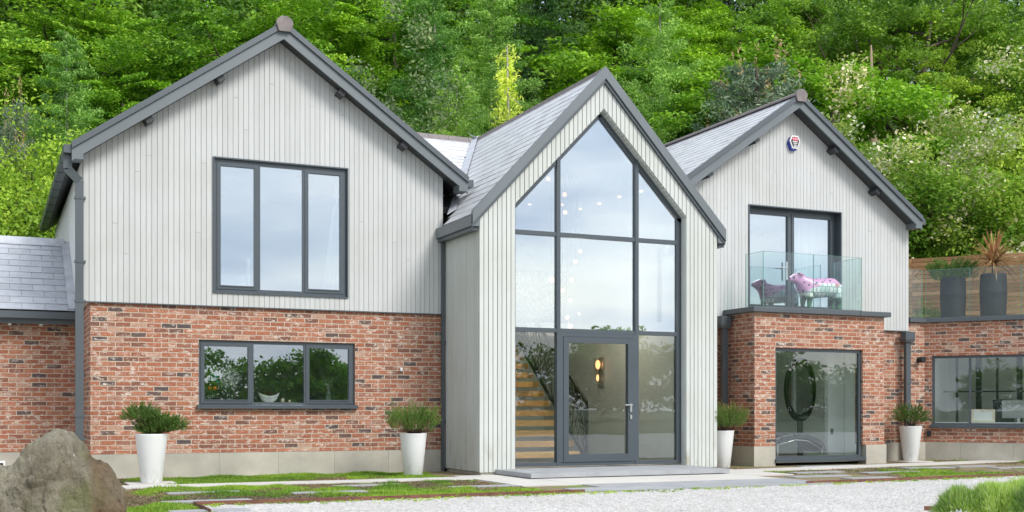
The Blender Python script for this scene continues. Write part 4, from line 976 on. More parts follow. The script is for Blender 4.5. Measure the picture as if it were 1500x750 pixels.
# ================================================================== SMALL FITTINGS
# alarm box
o = empty('alarm_box', (atY(1163, YF - .05), YF, zat(209.5, atY(1163, YF), YF)), 0, 'hexagonal blue and white alarm box with red and black face, high on the right gable', 'alarm box')
def hexplate(pts, y0, y1):
    n = len(pts); mb = MB(); return mb.add([(x, y0, z) for x, z in pts] + [(x, y1, z) for x, z in pts], [tuple(range(n)), tuple(range(n, 2*n))[::-1]] + [(k, k + n, (k+1) % n + n, (k+1) % n) for k in range(n)])
bluem = simple('alarm_blue', (.02,.035,.30), .4); redm = simple('alarm_red', (.60,.04,.10), .4); blackm = M['black']; whitem = M['whitepaint']
hexp = lambda s: [(x*s, z*s) for x, z in ((-.06,-.13), (.06,-.13), (.125,.02), (.075,.125), (-.075,.125), (-.125,.02))]
hexplate([(x - .012, z - .03) for x, z in hexp(1.0)], -.06, -.001).build('housing', bluem, o)
hexplate(hexp(.98), -.085, -.0605).build('cover', whitem, o)
cv = hexplate([(x, z - .002) for x, z in hexp(.80)], -.089, -.0855).build('face', blackm, o)
hexplate([(.078*math.cos(t)*(1 if True else 1), .055 + .034*math.sin(t)) for t in np.linspace(0, 2*math.pi, 20, endpoint=False)], -.092, -.0895).build('emblem', redm, cv)
m_ = MB()
for k, x in enumerate((-.042, 0, .042)):
    m_.box(x - .013, x + .013, -.0945, -.0925, .045 + .0, .052); m_.box(x - .013, x + .013, -.0945, -.0925, .068, .074); m_.box(x - .013 if k != 1 else x + .005, x - .005 if k != 1 else x + .013, -.0945, -.0925, .0525, .0675)
for z, wd in ((.008, .062), (-.025, .05), (-.062, .034), (-.09, .03)): m_.box(-wd, wd, -.0915, -.0895, z - .008, z + .006)
m_.build('lettering', whitem, cv)
# wall spotlight, outlet, sensor
p = wpt(1343.5, -.0); o = empty('wall_light', (17.73, YF + .05, zat(527, 17.73, YF)), 0, 'black round wall spotlight on the brick corner above the right planter', 'wall light')
m_ = MB(); m_.tube([(0, 0, 0), (0, -.04, 0)], .055, 20); m_.build('base', M['black'], o)
m_ = MB(); m_.tube([(0, -.04, 0), (0, -.055, 0), (0, -.056, 0), (0, -.16, .0)], [.04, .04, .062, .062], 20); m_.build('lamp_head', M['black'], o)
p = WO + WU * .10 + Vector((0, 0, .56)); m_ = MB(); m_.box(-.04, .04, -.05, .0, -.055, .055); m_.box(-.032, .032, -.058, -.0505, -.045, .02); o = m_.build('outdoor_socket', M['black']); o.matrix_world = Matrix.Translation(p) @ MW.to_3x3().to_4x4(); tag(o, 'black outdoor socket low on the brick beside the office window', 'socket')
x_ = atY(588.5, YF); m_ = MB(); m_.box(-.018, .018, -.03, .0, -.03, .03); m_.box(-.012, .012, -.036, -.0305, -.02, .005); o = m_.build('wall_sensor', M['whitepaint']); o.location = (x_, YF + .038, zat(541, x_, YF)); tag(o, 'tiny white sensor on the brick right of the kitchen window', 'sensor')

# ---- rock
rockm, N, L, b = newmat('boulder_stone')
n = noise(N, L, 2.2, 9, rough=.65); r = ramp(N, [(.25, (.12,.10,.065)), (.42, (.25,.22,.155)), (.6, (.37,.34,.255)), (.75, (.19,.155,.10))]); L.new(n, r.inputs[0])
n2 = noise(N, L, 18, 9, rough=.85, stretch=(1, 1, .55)); rr = ramp(N, [(.34, (.30,.29,.27)), (.45, (.85,.85,.85)), (.62, (1.25,1.25,1.25))]); L.new(n2, rr.inputs[0]); c = mixn(N, L, 1.0, r.outputs[0], rr.outputs[0], 'MULTIPLY')
n3 = noise(N, L, 10, 8, rough=.6); r3 = ramp(N, [(.64, (0,0,0)), (.68, (1,1,1))]); L.new(n3, r3.inputs[0]); c = mixn(N, L, r3.outputs[0], c, (.62,.61,.54))
n4 = noise(N, L, 1.6, 5, stretch=(1, 1, .6)); r4 = ramp(N, [(.5, (0,0,0)), (.62, (.7,.7,.7))]); L.new(n4, r4.inputs[0]); c = mixn(N, L, r4.outputs[0], c, (.15,.17,.05))
tcn = N.new('ShaderNodeTexCoord'); sp = N.new('ShaderNodeSeparateXYZ'); L.new(tcn.outputs['Object'], sp.inputs[0]); mr = N.new('ShaderNodeMapRange'); mr.inputs['From Min'].default_value = .17; mr.inputs['From Max'].default_value = .24; L.new(sp.outputs['X'], mr.inputs['Value'])
n5 = noise(N, L, 3.5, 6); r5 = ramp(N, [(.3, (.5,.5,.5)), (.55, (1,1,1))]); L.new(n5, r5.inputs[0]); f_ = mixn(N, L, 1.0, mr.outputs[0], r5.outputs[0], 'MULTIPLY'); c = mixn(N, L, f_, c, mixn(N, L, 1.0, (.19,.13,.07), rr.outputs[0], 'MULTIPLY'))
L.new(c, b.inputs['Base Color']); b.inputs['Roughness'].default_value = .95
ad = N.new('ShaderNodeMath'); ad.operation = 'MULTIPLY_ADD'; ad.inputs[1].default_value = .35; L.new(n2, ad.inputs[0]); L.new(noise(N, L, 7, 9, rough=.7), ad.inputs[2]); bump(N, L, ad.outputs[0], 1.0, .09, b)
from mathutils import noise as mnoise
def rock_lobe(c, planes, seed, sub=6, amp=.03):
    bm = bmesh.new(); bmesh.ops.create_icosphere(bm, subdivisions=sub, radius=1)
    PL = [(Vector(n).normalized(), d) for n, d in planes]
    for v in bm.verts:
        d = v.co.normalized(); ks = []
        for n_, dd in PL:
            q = d.dot(n_)
            if q > .05: ks.append(dd / q)
        r = min(ks); r = -math.log(sum(math.exp(-k * 70 / r) for k in ks)) / 70 * r   # rounded edges
        p = d * r; s = Vector((seed, 0, 0))
        p *= 1 + amp * mnoise.fractal(p * 4.5 + s, .7, 2.0, 7) * 2.4 + .012 * mnoise.fractal(p * 20 + s, .8, 2, 4)
        cc_ = mnoise.cell_vector(Vector((p.x*3.2 + s.x, p.y*3.2, p.z*4.4)) + mnoise.noise_vector(p*3)*.35); p += d * (cc_.x - .5) * .052
        cc_ = mnoise.cell_vector(Vector((p.x*8 + s.x, p.y*8, p.z*11)) + mnoise.noise_vector(p*6)*.4); p += d * (cc_.y - .5) * .022
        q = p.x * .55 + p.z * .2 + p.y * .3
        p -= d * .018 * max(0, 1 - abs(math.sin(q * 16 + mnoise.noise(p*4)*1.6)) * 9)      # cracks
        v.co = p + Vector(c)
    return bm
RX = Vector((.50, 9.4, 0))
cn = lambda r, t, z: (r*CA - t*SA, -r*SA - t*CA, z)        # right / towards the drive / up
bm = rock_lobe((0, 0, .30), [(cn(-.588,.1,.81), .50), (cn(-.3,.2,.93), .545), (cn(.93,.05,.36), .30), (cn(.06,0,1), .575), (cn(-.12,.93,.33), .40), (cn(.55,.80,.22), .36), (cn(-.9,.4,.1), .56), (cn(-.8,.2,.5), .52), (cn(0,-1,.2), .45), (cn(-.5,-.6,.6), .5), (cn(.6,-.6,.4), .4), (cn(0,0,-1), .5), (cn(.1,.8,.62), .50), (cn(.97,.2,-.1), .38)], 3.3)
b2 = rock_lobe(tuple(Vector(cn(.235, .05, 0)) + Vector((0, 0, .15))), [(cn(.6,.05,.8), .42), (cn(.2,.1,.97), .50), (cn(.97,.1,.25), .235), (cn(.1,.97,.25), .25), (cn(.7,.65,.3), .25), (cn(-1,0,0), .4), (cn(0,-1,.2), .3), (cn(0,0,-1), .4), (cn(.4,.6,.7), .42)], 7.7, 5, .05)
mt = bpy.data.meshes.new('t'); b2.to_mesh(mt); bm.from_mesh(mt); me = bpy.data.meshes.new('boulder'); bm.to_mesh(me); me.materials.append(rockm); me.polygons.foreach_set('use_smooth', [True]*len(me.polygons))
o = bpy.data.objects.new('boulder', me); COL.objects.link(o); o.location = RX; tag(o, 'large pointed grey-brown boulder on the grass in the lower left corner', 'boulder')

# ---- grass clumps lower right
lavm = leaf_mat('fresh_blade', (.36,.58,.09), (.56,.76,.17), (.84,.90,.48), .5)
def clump(px, d, rx, hz, n, label, seed):
    x, y = ray(px); X_, Y_ = x*d, y*d; rg = np.random.default_rng(seed); a = rg.uniform(0, 6.28, n); r = np.sqrt(rg.random(n)); P = np.stack([r*np.cos(a)*rx, r*np.sin(a)*rx, np.zeros(n)], 1)
    dome = np.sqrt(np.clip(1 - r**2*.9, 0, 1)) * (1 + .18*vnoise(P[:, 0]*1.0, P[:, 1], 9, seed)); z0 = hz*dome*rg.uniform(.25, .85, n)
    tip = P*1.12 + np.stack([rg.normal(0, .035, n), rg.normal(0, .035, n), hz*dome*rg.uniform(.72, 1.15, n)], 1); base = P.copy(); base[:, 2] = z0*.9
    tip[:, 2] = np.maximum(tip[:, 2], base[:, 2] + .05); sd_ = np.stack([np.cos(a*7), np.sin(a*7), a*0], 1)*.0045
    mid = (base + tip)/2 + sd_*1.5
    V = np.stack([base - sd_, mid + sd_*.6, tip, mid - sd_*1.6], 1)
    o = empty('grass_clump', (X_, Y_, 0), 0, label, 'plant', 'bright grassy clumps in the lower right'); quads_obj('blades', V.reshape(-1, 3), lavm, o)
    m_ = MB(); m_.lathe([(rx*.93, 0), (rx*.8, hz*.35), (rx*.5, hz*.58), (.001, hz*.68)], 24); m_.build('crown_base', simple('clump_heart', (.20,.36,.06), 1), o); return o
clump(1416, 10.9, .27, .27, 9000, 'smaller rounded grassy clump at the lower right, left of the bigger one', 5)
clump(1478, 10.9, .42, .38, 15000, 'bigger bright green grassy clump in the lower right corner', 6)
clump(1560, 10.4, .45, .42, 9000, 'grassy clump cut off by the right edge of the picture', 7)
x, y = ray(1404); rg = np.random.default_rng(3); V = []
for i in range(16):
    a = i*2.4; e = rg.uniform(.2, 1.1); d = np.array([math.cos(a)*math.cos(e), math.sin(a)*math.cos(e), math.sin(e)]); s_ = unit(np.cross(d, [0, 0, 1.]))*.022; l = rg.uniform(.07, .12); V.append([d*.0, d*l*.5 + s_, d*l, d*l*.5 - s_])
o = empty('silver_plant', (x*10.3, y*10.3, .10), 0, 'small plant with felted silver-white leaves before the grassy clumps', 'plant'); quads_obj('foliage', np.array(V), simple('silver_leaf', (.62,.66,.62), .9), o)
m_ = MB(); m_.tube([(0, 0, -.1), (0, 0, .01)], .006, 6); m_.build('stem', twig, o)

# ================================================================== BALCONY SHEEP
def skinned(name, joints, edges, mat, par=None, sub=2, root=0):
    me = bpy.data.meshes.new(name); me.from_pydata([j[0] for j in joints], edges, []); o = bpy.data.objects.new(name, me); COL.objects.link(o)
    sk = o.modifiers.new('skin', 'SKIN'); sv = me.skin_vertices[0].data
    for i, j in enumerate(joints):
        r = j[1]; sv[i].radius = r if isinstance(r, tuple) else (r, r); sv[i].use_root = (i == root)
    o.modifiers.new('sub', 'SUBSURF').levels = sub; o.modifiers['sub'].render_levels = sub
    dg = bpy.context.evaluated_depsgraph_get(); ev = o.evaluated_get(dg); m2 = bpy.data.meshes.new_from_object(ev); o.modifiers.clear(); o.data = m2
    m2.materials.clear(); m2.materials.append(mat); m2.polygons.foreach_set('use_smooth', [True]*len(m2.polygons))
    if par: o.parent = par
    return o
shm, N, L, b = newmat('painted_sheep')
tcn = N.new('ShaderNodeTexCoord'); obv = tcn.outputs['Object']; sp = N.new('ShaderNodeSeparateXYZ'); L.new(obv, sp.inputs[0])
vo = N.new('ShaderNodeTexVoronoi'); vo.inputs['Scale'].default_value = 13; L.new(obv, vo.inputs['Vector']); r = ramp(N, [(.30, (.13,.10,.14)), (.36, (.78,.36,.60))]); L.new(vo.outputs['Distance'], r.inputs[0])
mpn = N.new('ShaderNodeMapping'); mpn.inputs['Rotation'].default_value = (R(90), 0, 0); L.new(obv, mpn.inputs['Vector']); bt = N.new('ShaderNodeTexBrick'); L.new(mpn.outputs[0], bt.inputs['Vector']); bt.inputs['Scale'].default_value = 1; bt.inputs['Brick Width'].default_value = .085; bt.inputs['Row Height'].default_value = .11; bt.inputs['Mortar Size'].default_value = .008
bt.inputs['Color1'].default_value = (0,0,0,1); bt.inputs['Color2'].default_value = (1,1,1,1); r2 = ramp(N, [(0, (.75,.78,.72)), (.4, (.80,.80,.76)), (.6, (.55,.66,.62)), (.8, (.82,.80,.70)), (.9, (.65,.25,.25)), (.94, (.75,.78,.76))], 'CONSTANT'); L.new(bt.outputs['Color'], r2.inputs[0]); house_c = mixn(N, L, bt.outputs['Fac'], r2.outputs[0], (.30,.38,.36))
n = noise(N, L, 12, 4); m1 = N.new('ShaderNodeMath'); m1.operation = 'MULTIPLY_ADD'; m1.inputs[1].default_value = .14; L.new(n, m1.inputs[0]); L.new(sp.outputs['Z'], m1.inputs[2])
xx = N.new('ShaderNodeMath'); xx.operation = 'MULTIPLY_ADD'; xx.inputs[1].default_value = -.5; xx.inputs[2].default_value = 0; L.new(sp.outputs['X'], xx.inputs[0]); xm = N.new('ShaderNodeMath'); xm.operation = 'MAXIMUM'; L.new(xx.outputs[0], xm.inputs[0]); xm.inputs[1].default_value = .0
ss = N.new('ShaderNodeMath'); ss.operation = 'ADD'; L.new(m1.outputs[0], ss.inputs[0]); L.new(xm.outputs[0], ss.inputs[1])
rA = ramp(N, [(.555, (0,0,0)), (.575, (1,1,1))]); L.new(ss.outputs[0], rA.inputs[0]); cc = mixn(N, L, rA.outputs[0], house_c, r.outputs[0])
rB = ramp(N, [(.30, (1,1,1)), (.34, (0,0,0))]); L.new(m1.outputs[0], rB.inputs[0]); rC = ramp(N, [(.4, (.01,.025,.015)), (.6, (.03,.17,.05))]); L.new(noise(N, L, 18, 3), rC.inputs[0]); cc = mixn(N, L, rB.outputs[0], cc, rC.outputs[0])
L.new(cc, b.inputs['Base Color']); b.inputs['Roughness'].default_value = .25
sx = atY(1200, 18.0); sheep = empty('painted_sheep_statue', (sx, 18.05, 2.965), R(-4), 'glossy sheep statue, pink with dark spots above and painted little houses below, on the balcony', 'statue')
J = [((.30, 0, .44), (.17, .19)), ((.12, 0, .42), (.19, .20)), ((-.08, 0, .42), (.18, .19)), ((-.24, 0, .45), (.15, .16)), ((-.34, 0, .54), (.10, .105)), ((-.41, 0, .61), (.082, .085)), ((-.50, 0, .585), (.062, .058)), ((-.57, 0, .555), (.045, .04)),
     ((-.22, -.10, .25), .06), ((-.23, -.10, .12), .038), ((-.235, -.10, .02), .04), ((-.22, .10, .25), .06), ((-.23, .10, .12), .038), ((-.235, .10, .02), .04),
     ((.33, -.10, .27), .07), ((.37, -.10, .14), .04), ((.35, -.10, .02), .042), ((.33, .10, .27), .07), ((.37, .10, .14), .04), ((.35, .10, .02), .042), ((.45, 0, .46), .06), ((.47, 0, .36), .03),
     ((-.40, -.09, .66), .028), ((-.37, -.15, .64), .022), ((-.40, .09, .66), .028), ((-.37, .15, .64), .022)]
E = [(0,1), (1,2), (2,3), (3,4), (4,5), (5,6), (6,7), (3,8), (8,9), (9,10), (3,11), (11,12), (12,13), (0,14), (14,15), (15,16), (0,17), (17,18), (18,19), (0,20), (20,21), (5,22), (22,23), (5,24), (24,25)]
skinned('body', J, E, shm, sheep, root=1)
sheep.scale = (1.15, 1.1, 1.06)
for sy in (-1, 1): m_ = MB(); m_.sphere((-.455, sy*.062, .625), .012, 6); m_.build('eye', M['black'], sheep)

# ================================================================== INSIDE THE HOUSE
# staircase: open oak treads climbing away from the door
root = empty('staircase', (9.3, 18.9, .1), 0, 'open oak tread staircase with black steel web balustrade behind the entrance glass', 'staircase')
for k in range(14):
    t_ = MB(); y = 19.0 + k*.25; z = .29 + k*.189; t_.box(8.55, 10.0, y, y + .27, z - .11, z); t_.build('tread', M['oak'], root, True, bevel=.004)
def web(x, ya, yb, za0, za1, zb0, zb1, seed, axis='y', par=None, n=46):
    """random wires between a sloping bottom and top rail"""
    rg = random.Random(seed); m_ = MB()
    P = lambda t, s: ((x, ya + (yb-ya)*t, (za0 + (zb0-za0)*t) + ((za1 + (zb1-za1)*t) - (za0 + (zb0-za0)*t))*s) if axis == 'y' else (ya + (yb-ya)*t, x, (za0 + (zb0-za0)*t) + ((za1 + (zb1-za1)*t) - (za0 + (zb0-za0)*t))*s))
    m_.bar(P(0, 0), P(1, 0), .04, .05); m_.bar(P(0, 1), P(1, 1), .045, .06); m_.bar(P(0, 0), P(0, 1), .045, .045, (0, 1, 0) if axis == 'x' else (1, 0, 0)); m_.bar(P(1, 0), P(1, 1), .045, .045, (0, 1, 0) if axis == 'x' else (1, 0, 0))
    for i in range(n):
        t0 = rg.random(); t1 = min(1, max(0, t0 + rg.uniform(-.3, .3))); m_.bar(P(t0, 0), P(t1, 1), .009, .009, (.3, .3, 1))
        if i % 3 == 0: m_.bar(P(0, rg.random()), P(rg.random()*.5, 1), .008, .008, (.3, .3, 1)); m_.bar(P(1, rg.random()), P(1 - rg.random()*.5, 0), .008, .008, (.3, .3, 1))
    return m_
web(10.06, 18.85, 22.0, .15, 1.18, 2.55, 3.6, 3, n=70).build('balustrade', M['black'], root, True)
web(8.5, 18.85, 22.0, .15, 1.18, 2.55, 3.6, 5, n=60).build('balustrade', M['black'], root, True)
root = empty('landing_balustrade', (9.4, 22.1, 2.9), 0, 'grey steel web balustrade on the upper landing behind the tall glazing', 'balustrade')
web(22.08, CX0 + .2, 11.3, 2.92, 2.92 + 1.05, 2.92, 2.92 + 1.05, 8, 'x', n=120).build('panel', M['black'], root, True)
# wall sconce and skirting
o = empty('wall_sconce', (10.35, 23.0, 1.9), 0, 'lit crystal horn sconce on the hall wall seen through the front door', 'wall light')
px_, Yw = 876, 20.80; x_ = atY(px_, Yw); zc = zat(545, x_, Yw); o.location = (x_, Yw, zc); o.rotation_euler = (0, 0, R(-90))
m_ = MB(); m_.lathe([(.01, -.42), (.04, -.2), (.085, .1), (.10, .28), (.09, .28), (.06, .05), (.0001, -.2)], 16); m_.build('shade', M['globe'], o)
m_ = MB(); m_.sphere((.03, -.02, .15), .05, 8, 1.9); m_.sphere((.02, -.02, -.12), .028, 8, 2.5); m_.build('bulb', M['lampglow'], o)
m_ = MB(); m_.box(-.10, .10, .06, .10, -.3, .3); m_.build('back_plate', M['chrome'], o)
# pendant cluster
pend = [(827,285,.055,.10), (803,262,.05,.09), (805,240,.05,.09), (828,311,.05,.0), (824,300,.03,0), (850,368,.045,.075), (843,383,.045,.10), (808,410,.065,0), (837,410,.05,0), (824,425,.045,.09), (835,440,.045,.0), (831,465,.045,.09), (835,478,.05,0), (845,313,.04,.08)]
pl = ['biggest lit globe pendant, high beside the upper mullion', 'lit pendant close under the left slope of the glazed gable', 'highest lit pendant in the left upper pane', 'peach lit pendant above the upper transom', 'small lit pendant half behind the upper mullion', 'highest lit globe pendant under the upper transom', 'lit pendant in a clear globe, second below the upper transom', 'large peach pendant left of the mullion', 'orange lit pendant level with the large peach one', 'white lit pendant in a clear globe beside the mullion', 'greenish pendant in the middle cluster', 'white lit pendant in a clear globe above the lowest one', 'lowest lit pendant, just above the door head', 'clear unlit globe pendant right of the upper mullion']
for (px, py, r1, r2), lb in zip(pend, pl):
    Yp = 19.6; r1 *= .8; r2 *= .75; x_ = atY(px, Yp) ; z_ = zat(py, x_, Yp); o = empty('globe_pendant', (x_, Yp, z_), 0, lb, 'pendant lamp', 'globe pendants hanging in the entrance hall')
    greenish = 'greenish' in lb
    if 'unlit' not in lb: m_ = MB(); m_.sphere((0, 0, 0), r1, 9); m_.build('bulb', emit_mat('green_glow', (.6, .95, .75), 1.5) if greenish else M['lampglow'], o)
    if r2: m_ = MB(); m_.sphere((.01, 0, -.03), r2, 12); m_.build('globe', M['globe'], o)
    m_ = MB(); zc = min(CRZ - .4 - CSL*abs(x_ - CXC), 6.2); m_.tube([(0, 0, .02), (0, 0, max(.05, zc - z_))], .0035, 5); m_.build('cord', M['black'], o)
for px, py, yl, en in ((835, 460, 19.6, 26),):
    ll = bpy.data.lights.new('pendant_light', 'POINT'); ll.energy = en; ll.color = (1, .86, .70); ll.shadow_soft_size = .02; lo_ = bpy.data.objects.new('pendant_light', ll); COL.objects.link(lo_); x_ = atY(px, yl); lo_.location = (x_ + .12, yl - .15, zat(py, x_, yl))
# curtains and bedpost
def curtain(x0, x1, y, z0, z1, label, taper=0):
    m_ = MB(); n = 60; V = []
    for i in range(n + 1):
        t = i/n; yy = y + .035*math.sin(t*(x1-x0)*60) + .02*math.sin(t*23); V += [(x0 + (x1-x0)*t, yy, z0), (x0 + taper + (x1-x0-taper)*t, yy, z1)]
    m_.add(V, [(2*i, 2*i+2, 2*i+3, 2*i+1) for i in range(n)], True); o = m_.build('curtain', M['curtain']); tag(o, label, 'curtain'); s = o.modifiers.new('solid', 'SOLIDIFY'); s.thickness = .004
curtain(5.05, 5.62, YF + .24, 2.80, 5.05, 'white curtain gathered at the right side of the big upper left window', .25)
curtain(14.9, 15.7, YF + .5, 3.0, 5.08, 'white curtain behind the right leaf of the french doors')
x_ = atY(363, 19.2); o = empty('bedstead', (x_, 19.2, 2.76), 0, 'white bedstead with turned post behind the upper left window', 'bed')
m_ = MB(); m_.lathe([(.03, 0), (.03, .35), (.045, .38), (.05, .5), (.03, .6), (.028, .66), (.04, .68), (.05, .72), (.045, .765), (.02, .79), (.0001, .80)], 14); m_.build('post', M['whitepaint'], o)
m_ = MB(); m_.box(-1.2, -.04, -.02, .02, .1, .52); m_.build('headboard', M['whitepaint'], o)
# kitchen window sill things
sz = LOW[2] + .06; syy = YF + .33
m_ = MB(); m_.box(2.6, 5.9, YF + .2, YF + .5, sz - .08, sz - .005); o = m_.build('window_board', M['whitepaint'], house, True)
def small(name, px, label, cat, build, z=sz, Y=syy):
    x = atY(px, Y); o = empty(name, (x, Y, z), 0, label, cat); build(o); return o
def b_bowl(o):
    m_ = MB(); V = []; n = 24; k = 8
    for j in range(k + 1):
        for i in range(n):
            t = 2*math.pi*i/n; s = j/k; rr = .03 + .10*s**.7; zz = .10*s**1.6 + .055*s*s*math.cos(t)**2; V.append((rr*1.35*math.cos(t), rr*.55*math.sin(t), zz))
    m_.add(V, [(j*n+i, j*n+(i+1) % n, (j+1)*n+(i+1) % n, (j+1)*n+i) for j in range(k) for i in range(n)] + [tuple(range(n))[::-1]], True); q = m_.build('bowl', M['whitepaint'], o); s = q.modifiers.new('s', 'SOLIDIFY'); s.thickness = .006
    rg = np.random.default_rng(5); C0 = rg.normal(size=(400, 3)) * [.06, .025, .025] + [0, 0, .12]; quads_obj('moss_filling', leaves(C0, .012, rg, flat=2), simple('dried_moss', (.17,.12,.05), 1), o)
small('boat_bowl', 394, 'white boat shaped bowl of dried moss on the kitchen window sill', 'bowl', b_bowl)
def b_vase(o):
    m_ = MB(); m_.lathe([(.0001, 0), (.05, 0), (.052, .19), (.048, .19), (.046, .01)], 20); m_.build('glass', M['balglass'], o)
    rg = np.random.default_rng(6); C0 = rg.uniform(-1, 1, (160, 3)) * [.03, .03, .035] + [0, 0, .05]; quads_obj('pebbles', leaves(C0, .011, rg, flat=3, asp=.9), simple('cream_pebble', (.6,.55,.42), .8), o)
    m_ = MB()
    for a, l in ((-.16, .42), (.14, .40), (.02, .45), (.22, .36), (-.1, .37)): m_.tube([(0, 0, .04), (a*.1, 0, .22), (a*.7, 0, .22 + l*.5), (a, 0, .2 + l)], [.003, .003, .002, .001], 5)
    m_.build('twigs', simple('grey_twig', (.35,.33,.3), .9), o)
small('glass_vase', 481, 'clear glass vase of pebbles and curved twigs in the right kitchen pane', 'vase', b_vase)
def b_tree(o):
    rg = np.random.default_rng(8); m_ = MB(); m_.tube([(0, 0, 0), (0, 0, .3)], .02, 8); m_.lathe([(.0001, 0), (.06, 0), (.065, .13), (.05, .13)], 16); m_.build('vase', M['balglass'], o)
    C0 = rg.normal(size=(1400, 3)) * [.07, .05, .10] + [-.0, 0, .36]; quads_obj('foliage', leaves(C0, .016, rg, flat=2), bushg, o)
    for nm, col, pts in (('orange_bauble', (.9,.25,.01), ((-.06, -.05, .22), (.02, -.06, .22))), ('teal_bauble', (.02,.28,.24), ((-.05, -.05, .35), (.03, -.06, .40), (.05, -.05, .32), (-.02, -.05, .44))), ('white_bauble', (.8,.8,.8), ((.01, -.07, .36), (-.03, -.05, .48)))):
        for p in pts: m_ = MB(); m_.sphere(p, .033, 7); m_.build(nm, simple(nm, col, .25), o)
small('decorated_twig_tree', 312, 'leafy arrangement hung with orange and teal baubles at the left of the kitchen window', 'decoration', b_tree)
def b_flow(o):
    rg = np.random.default_rng(18); m_ = MB(); m_.lathe([(.0001, 0), (.045, 0), (.055, .16), (.03, .2), (.04, .22)], 16); m_.build('vase', M['balglass'], o)
    C0 = rg.normal(size=(900, 3)) * [.09, .05, .09] + [0, 0, .38]; quads_obj('blossom', leaves(C0, .014, rg, flat=3, asp=.9), simple('white_petal', (.75,.76,.72), .9), o)
    m_ = MB()
    for k in range(14): a = rg.uniform(-.2, .25); m_.tube([(0, 0, .1), (a*.3, 0, .3), (a, rg.uniform(-.05, .05), .35 + rg.uniform(0, .25))], [.003, .002, .001], 4)
    m_.build('stem', bushg, o)
small('white_flowers', 335, 'spray of white blossom in a glass vase on the kitchen window sill', 'flowers', b_flow)
def b_cand(o): m_ = MB(); m_.lathe([(.0001, 0), (.03, 0), (.03, .05), (.02, .065), (.0001, .065)], 14); m_.build('body', simple('cream_wax', (.75,.68,.5), .6), o); m_ = MB(); m_.tube([(0, 0, .06), (0, 0, .08)], .003, 5); m_.build('wick', M['black'], o)
small('candle', 414, 'small cream candle right of the boat bowl on the sill', 'candle', b_cand)
small('candle', 424, 'smallest cream candle at the right end of the middle kitchen pane', 'candle', b_cand).scale = (.8, .8, .6)
# bay: ring sculpture and bench, partition with socket
x_ = atY(1172, 19.0); o = empty('round_mirror', (x_, 19.0, zat(562, x_, 19.0) - .12), 0, 'large round black framed mirror in the brick bay room', 'mirror'); m_ = MB()
V = []; n = 48
for i in range(n):
    t = 2*math.pi*i/n
    for (rr, yy) in ((.46, -.03), (.58, -.03), (.58, .03), (.46, .03)): V.append((rr*.66*math.cos(t), yy, rr*1.12*math.sin(t)))
m_.add(V, [(i*4+k, i*4+(k+1) % 4, ((i+1) % n)*4+(k+1) % 4, ((i+1) % n)*4+k) for i in range(n) for k in range(4)]); m_.build('rim', M['black'], o)
m_ = MB(); m_.add([(.33*math.cos(2*math.pi*i/n), .0, .56*math.sin(2*math.pi*i/n)) for i in range(n)] + [(.33*math.cos(2*math.pi*i/n), .012, .56*math.sin(2*math.pi*i/n)) for i in range(n)], [tuple(range(n)), tuple(range(n, 2*n))[::-1]]); mm_ = simple('mirror_glass', (.5,.52,.5), .05, .9); m_.build('mirror_glass', mm_, o)
m_ = MB(); m_.box(-.06, .06, -.02, .02, -zat(562, x_, 19.0) + .22, -.64); m_.build('stand', M['black'], o)
x_ = atY(1162, 18.35); o = empty('curved_bench', (x_, 18.35, .1), 0, 'low black curved lounger on chrome feet behind the bay window', 'lounger'); m_ = MB()
pts = [(-.75, 0, .30), (-.5, 0, .40), (-.2, 0, .45), (.1, 0, .44), (.35, 0, .36), (.5, 0, .24), (.52, 0, .15)]
for a, b_ in zip(pts[:-1], pts[1:]): m_.bar(a, b_, .6, .11, (0, 0, 1))
m_.build('seat', M['black'], o, bevel=.02); m_ = MB(); m_.tube([(-.72, -.3, .25), (-.2, -.31, .38), (.1, -.31, .36), (.42, -.31, .2)], .008, 6); m_.bar((.45, -.3, 0), (.45, -.3, .18), .02, .02, (0, 1, 0)); m_.bar((-.6, -.3, 0), (-.6, -.3, .3), .02, .02, (0, 1, 0)); m_.build('frame', M['chrome'], o)
m_ = MB(); xa = atY(1213, 18.45); m_.box(xa, 15.69, 18.45, 18.55, .1, 2.7); m_.build('partition_wall', M['whitepaint'], house, True)
x_ = atY(1218.5, 18.44); z_ = zat(632, x_, 18.44); m_ = MB(); m_.box(x_ - .035, x_ + .035, 18.435, 18.449, z_ - .06, z_ + .06); o = m_.build('wall_socket', M['chrome']); m_ = MB()
for dz in (-.03, 0, .03): m_.box(x_ - .022, x_ + .022, 18.430, 18.4345, z_ + dz - .01, z_ + dz + .01)
m_.build('switch', M['black'], o); tag(o, 'steel wall socket with dark switches on the white partition in the bay', 'socket')
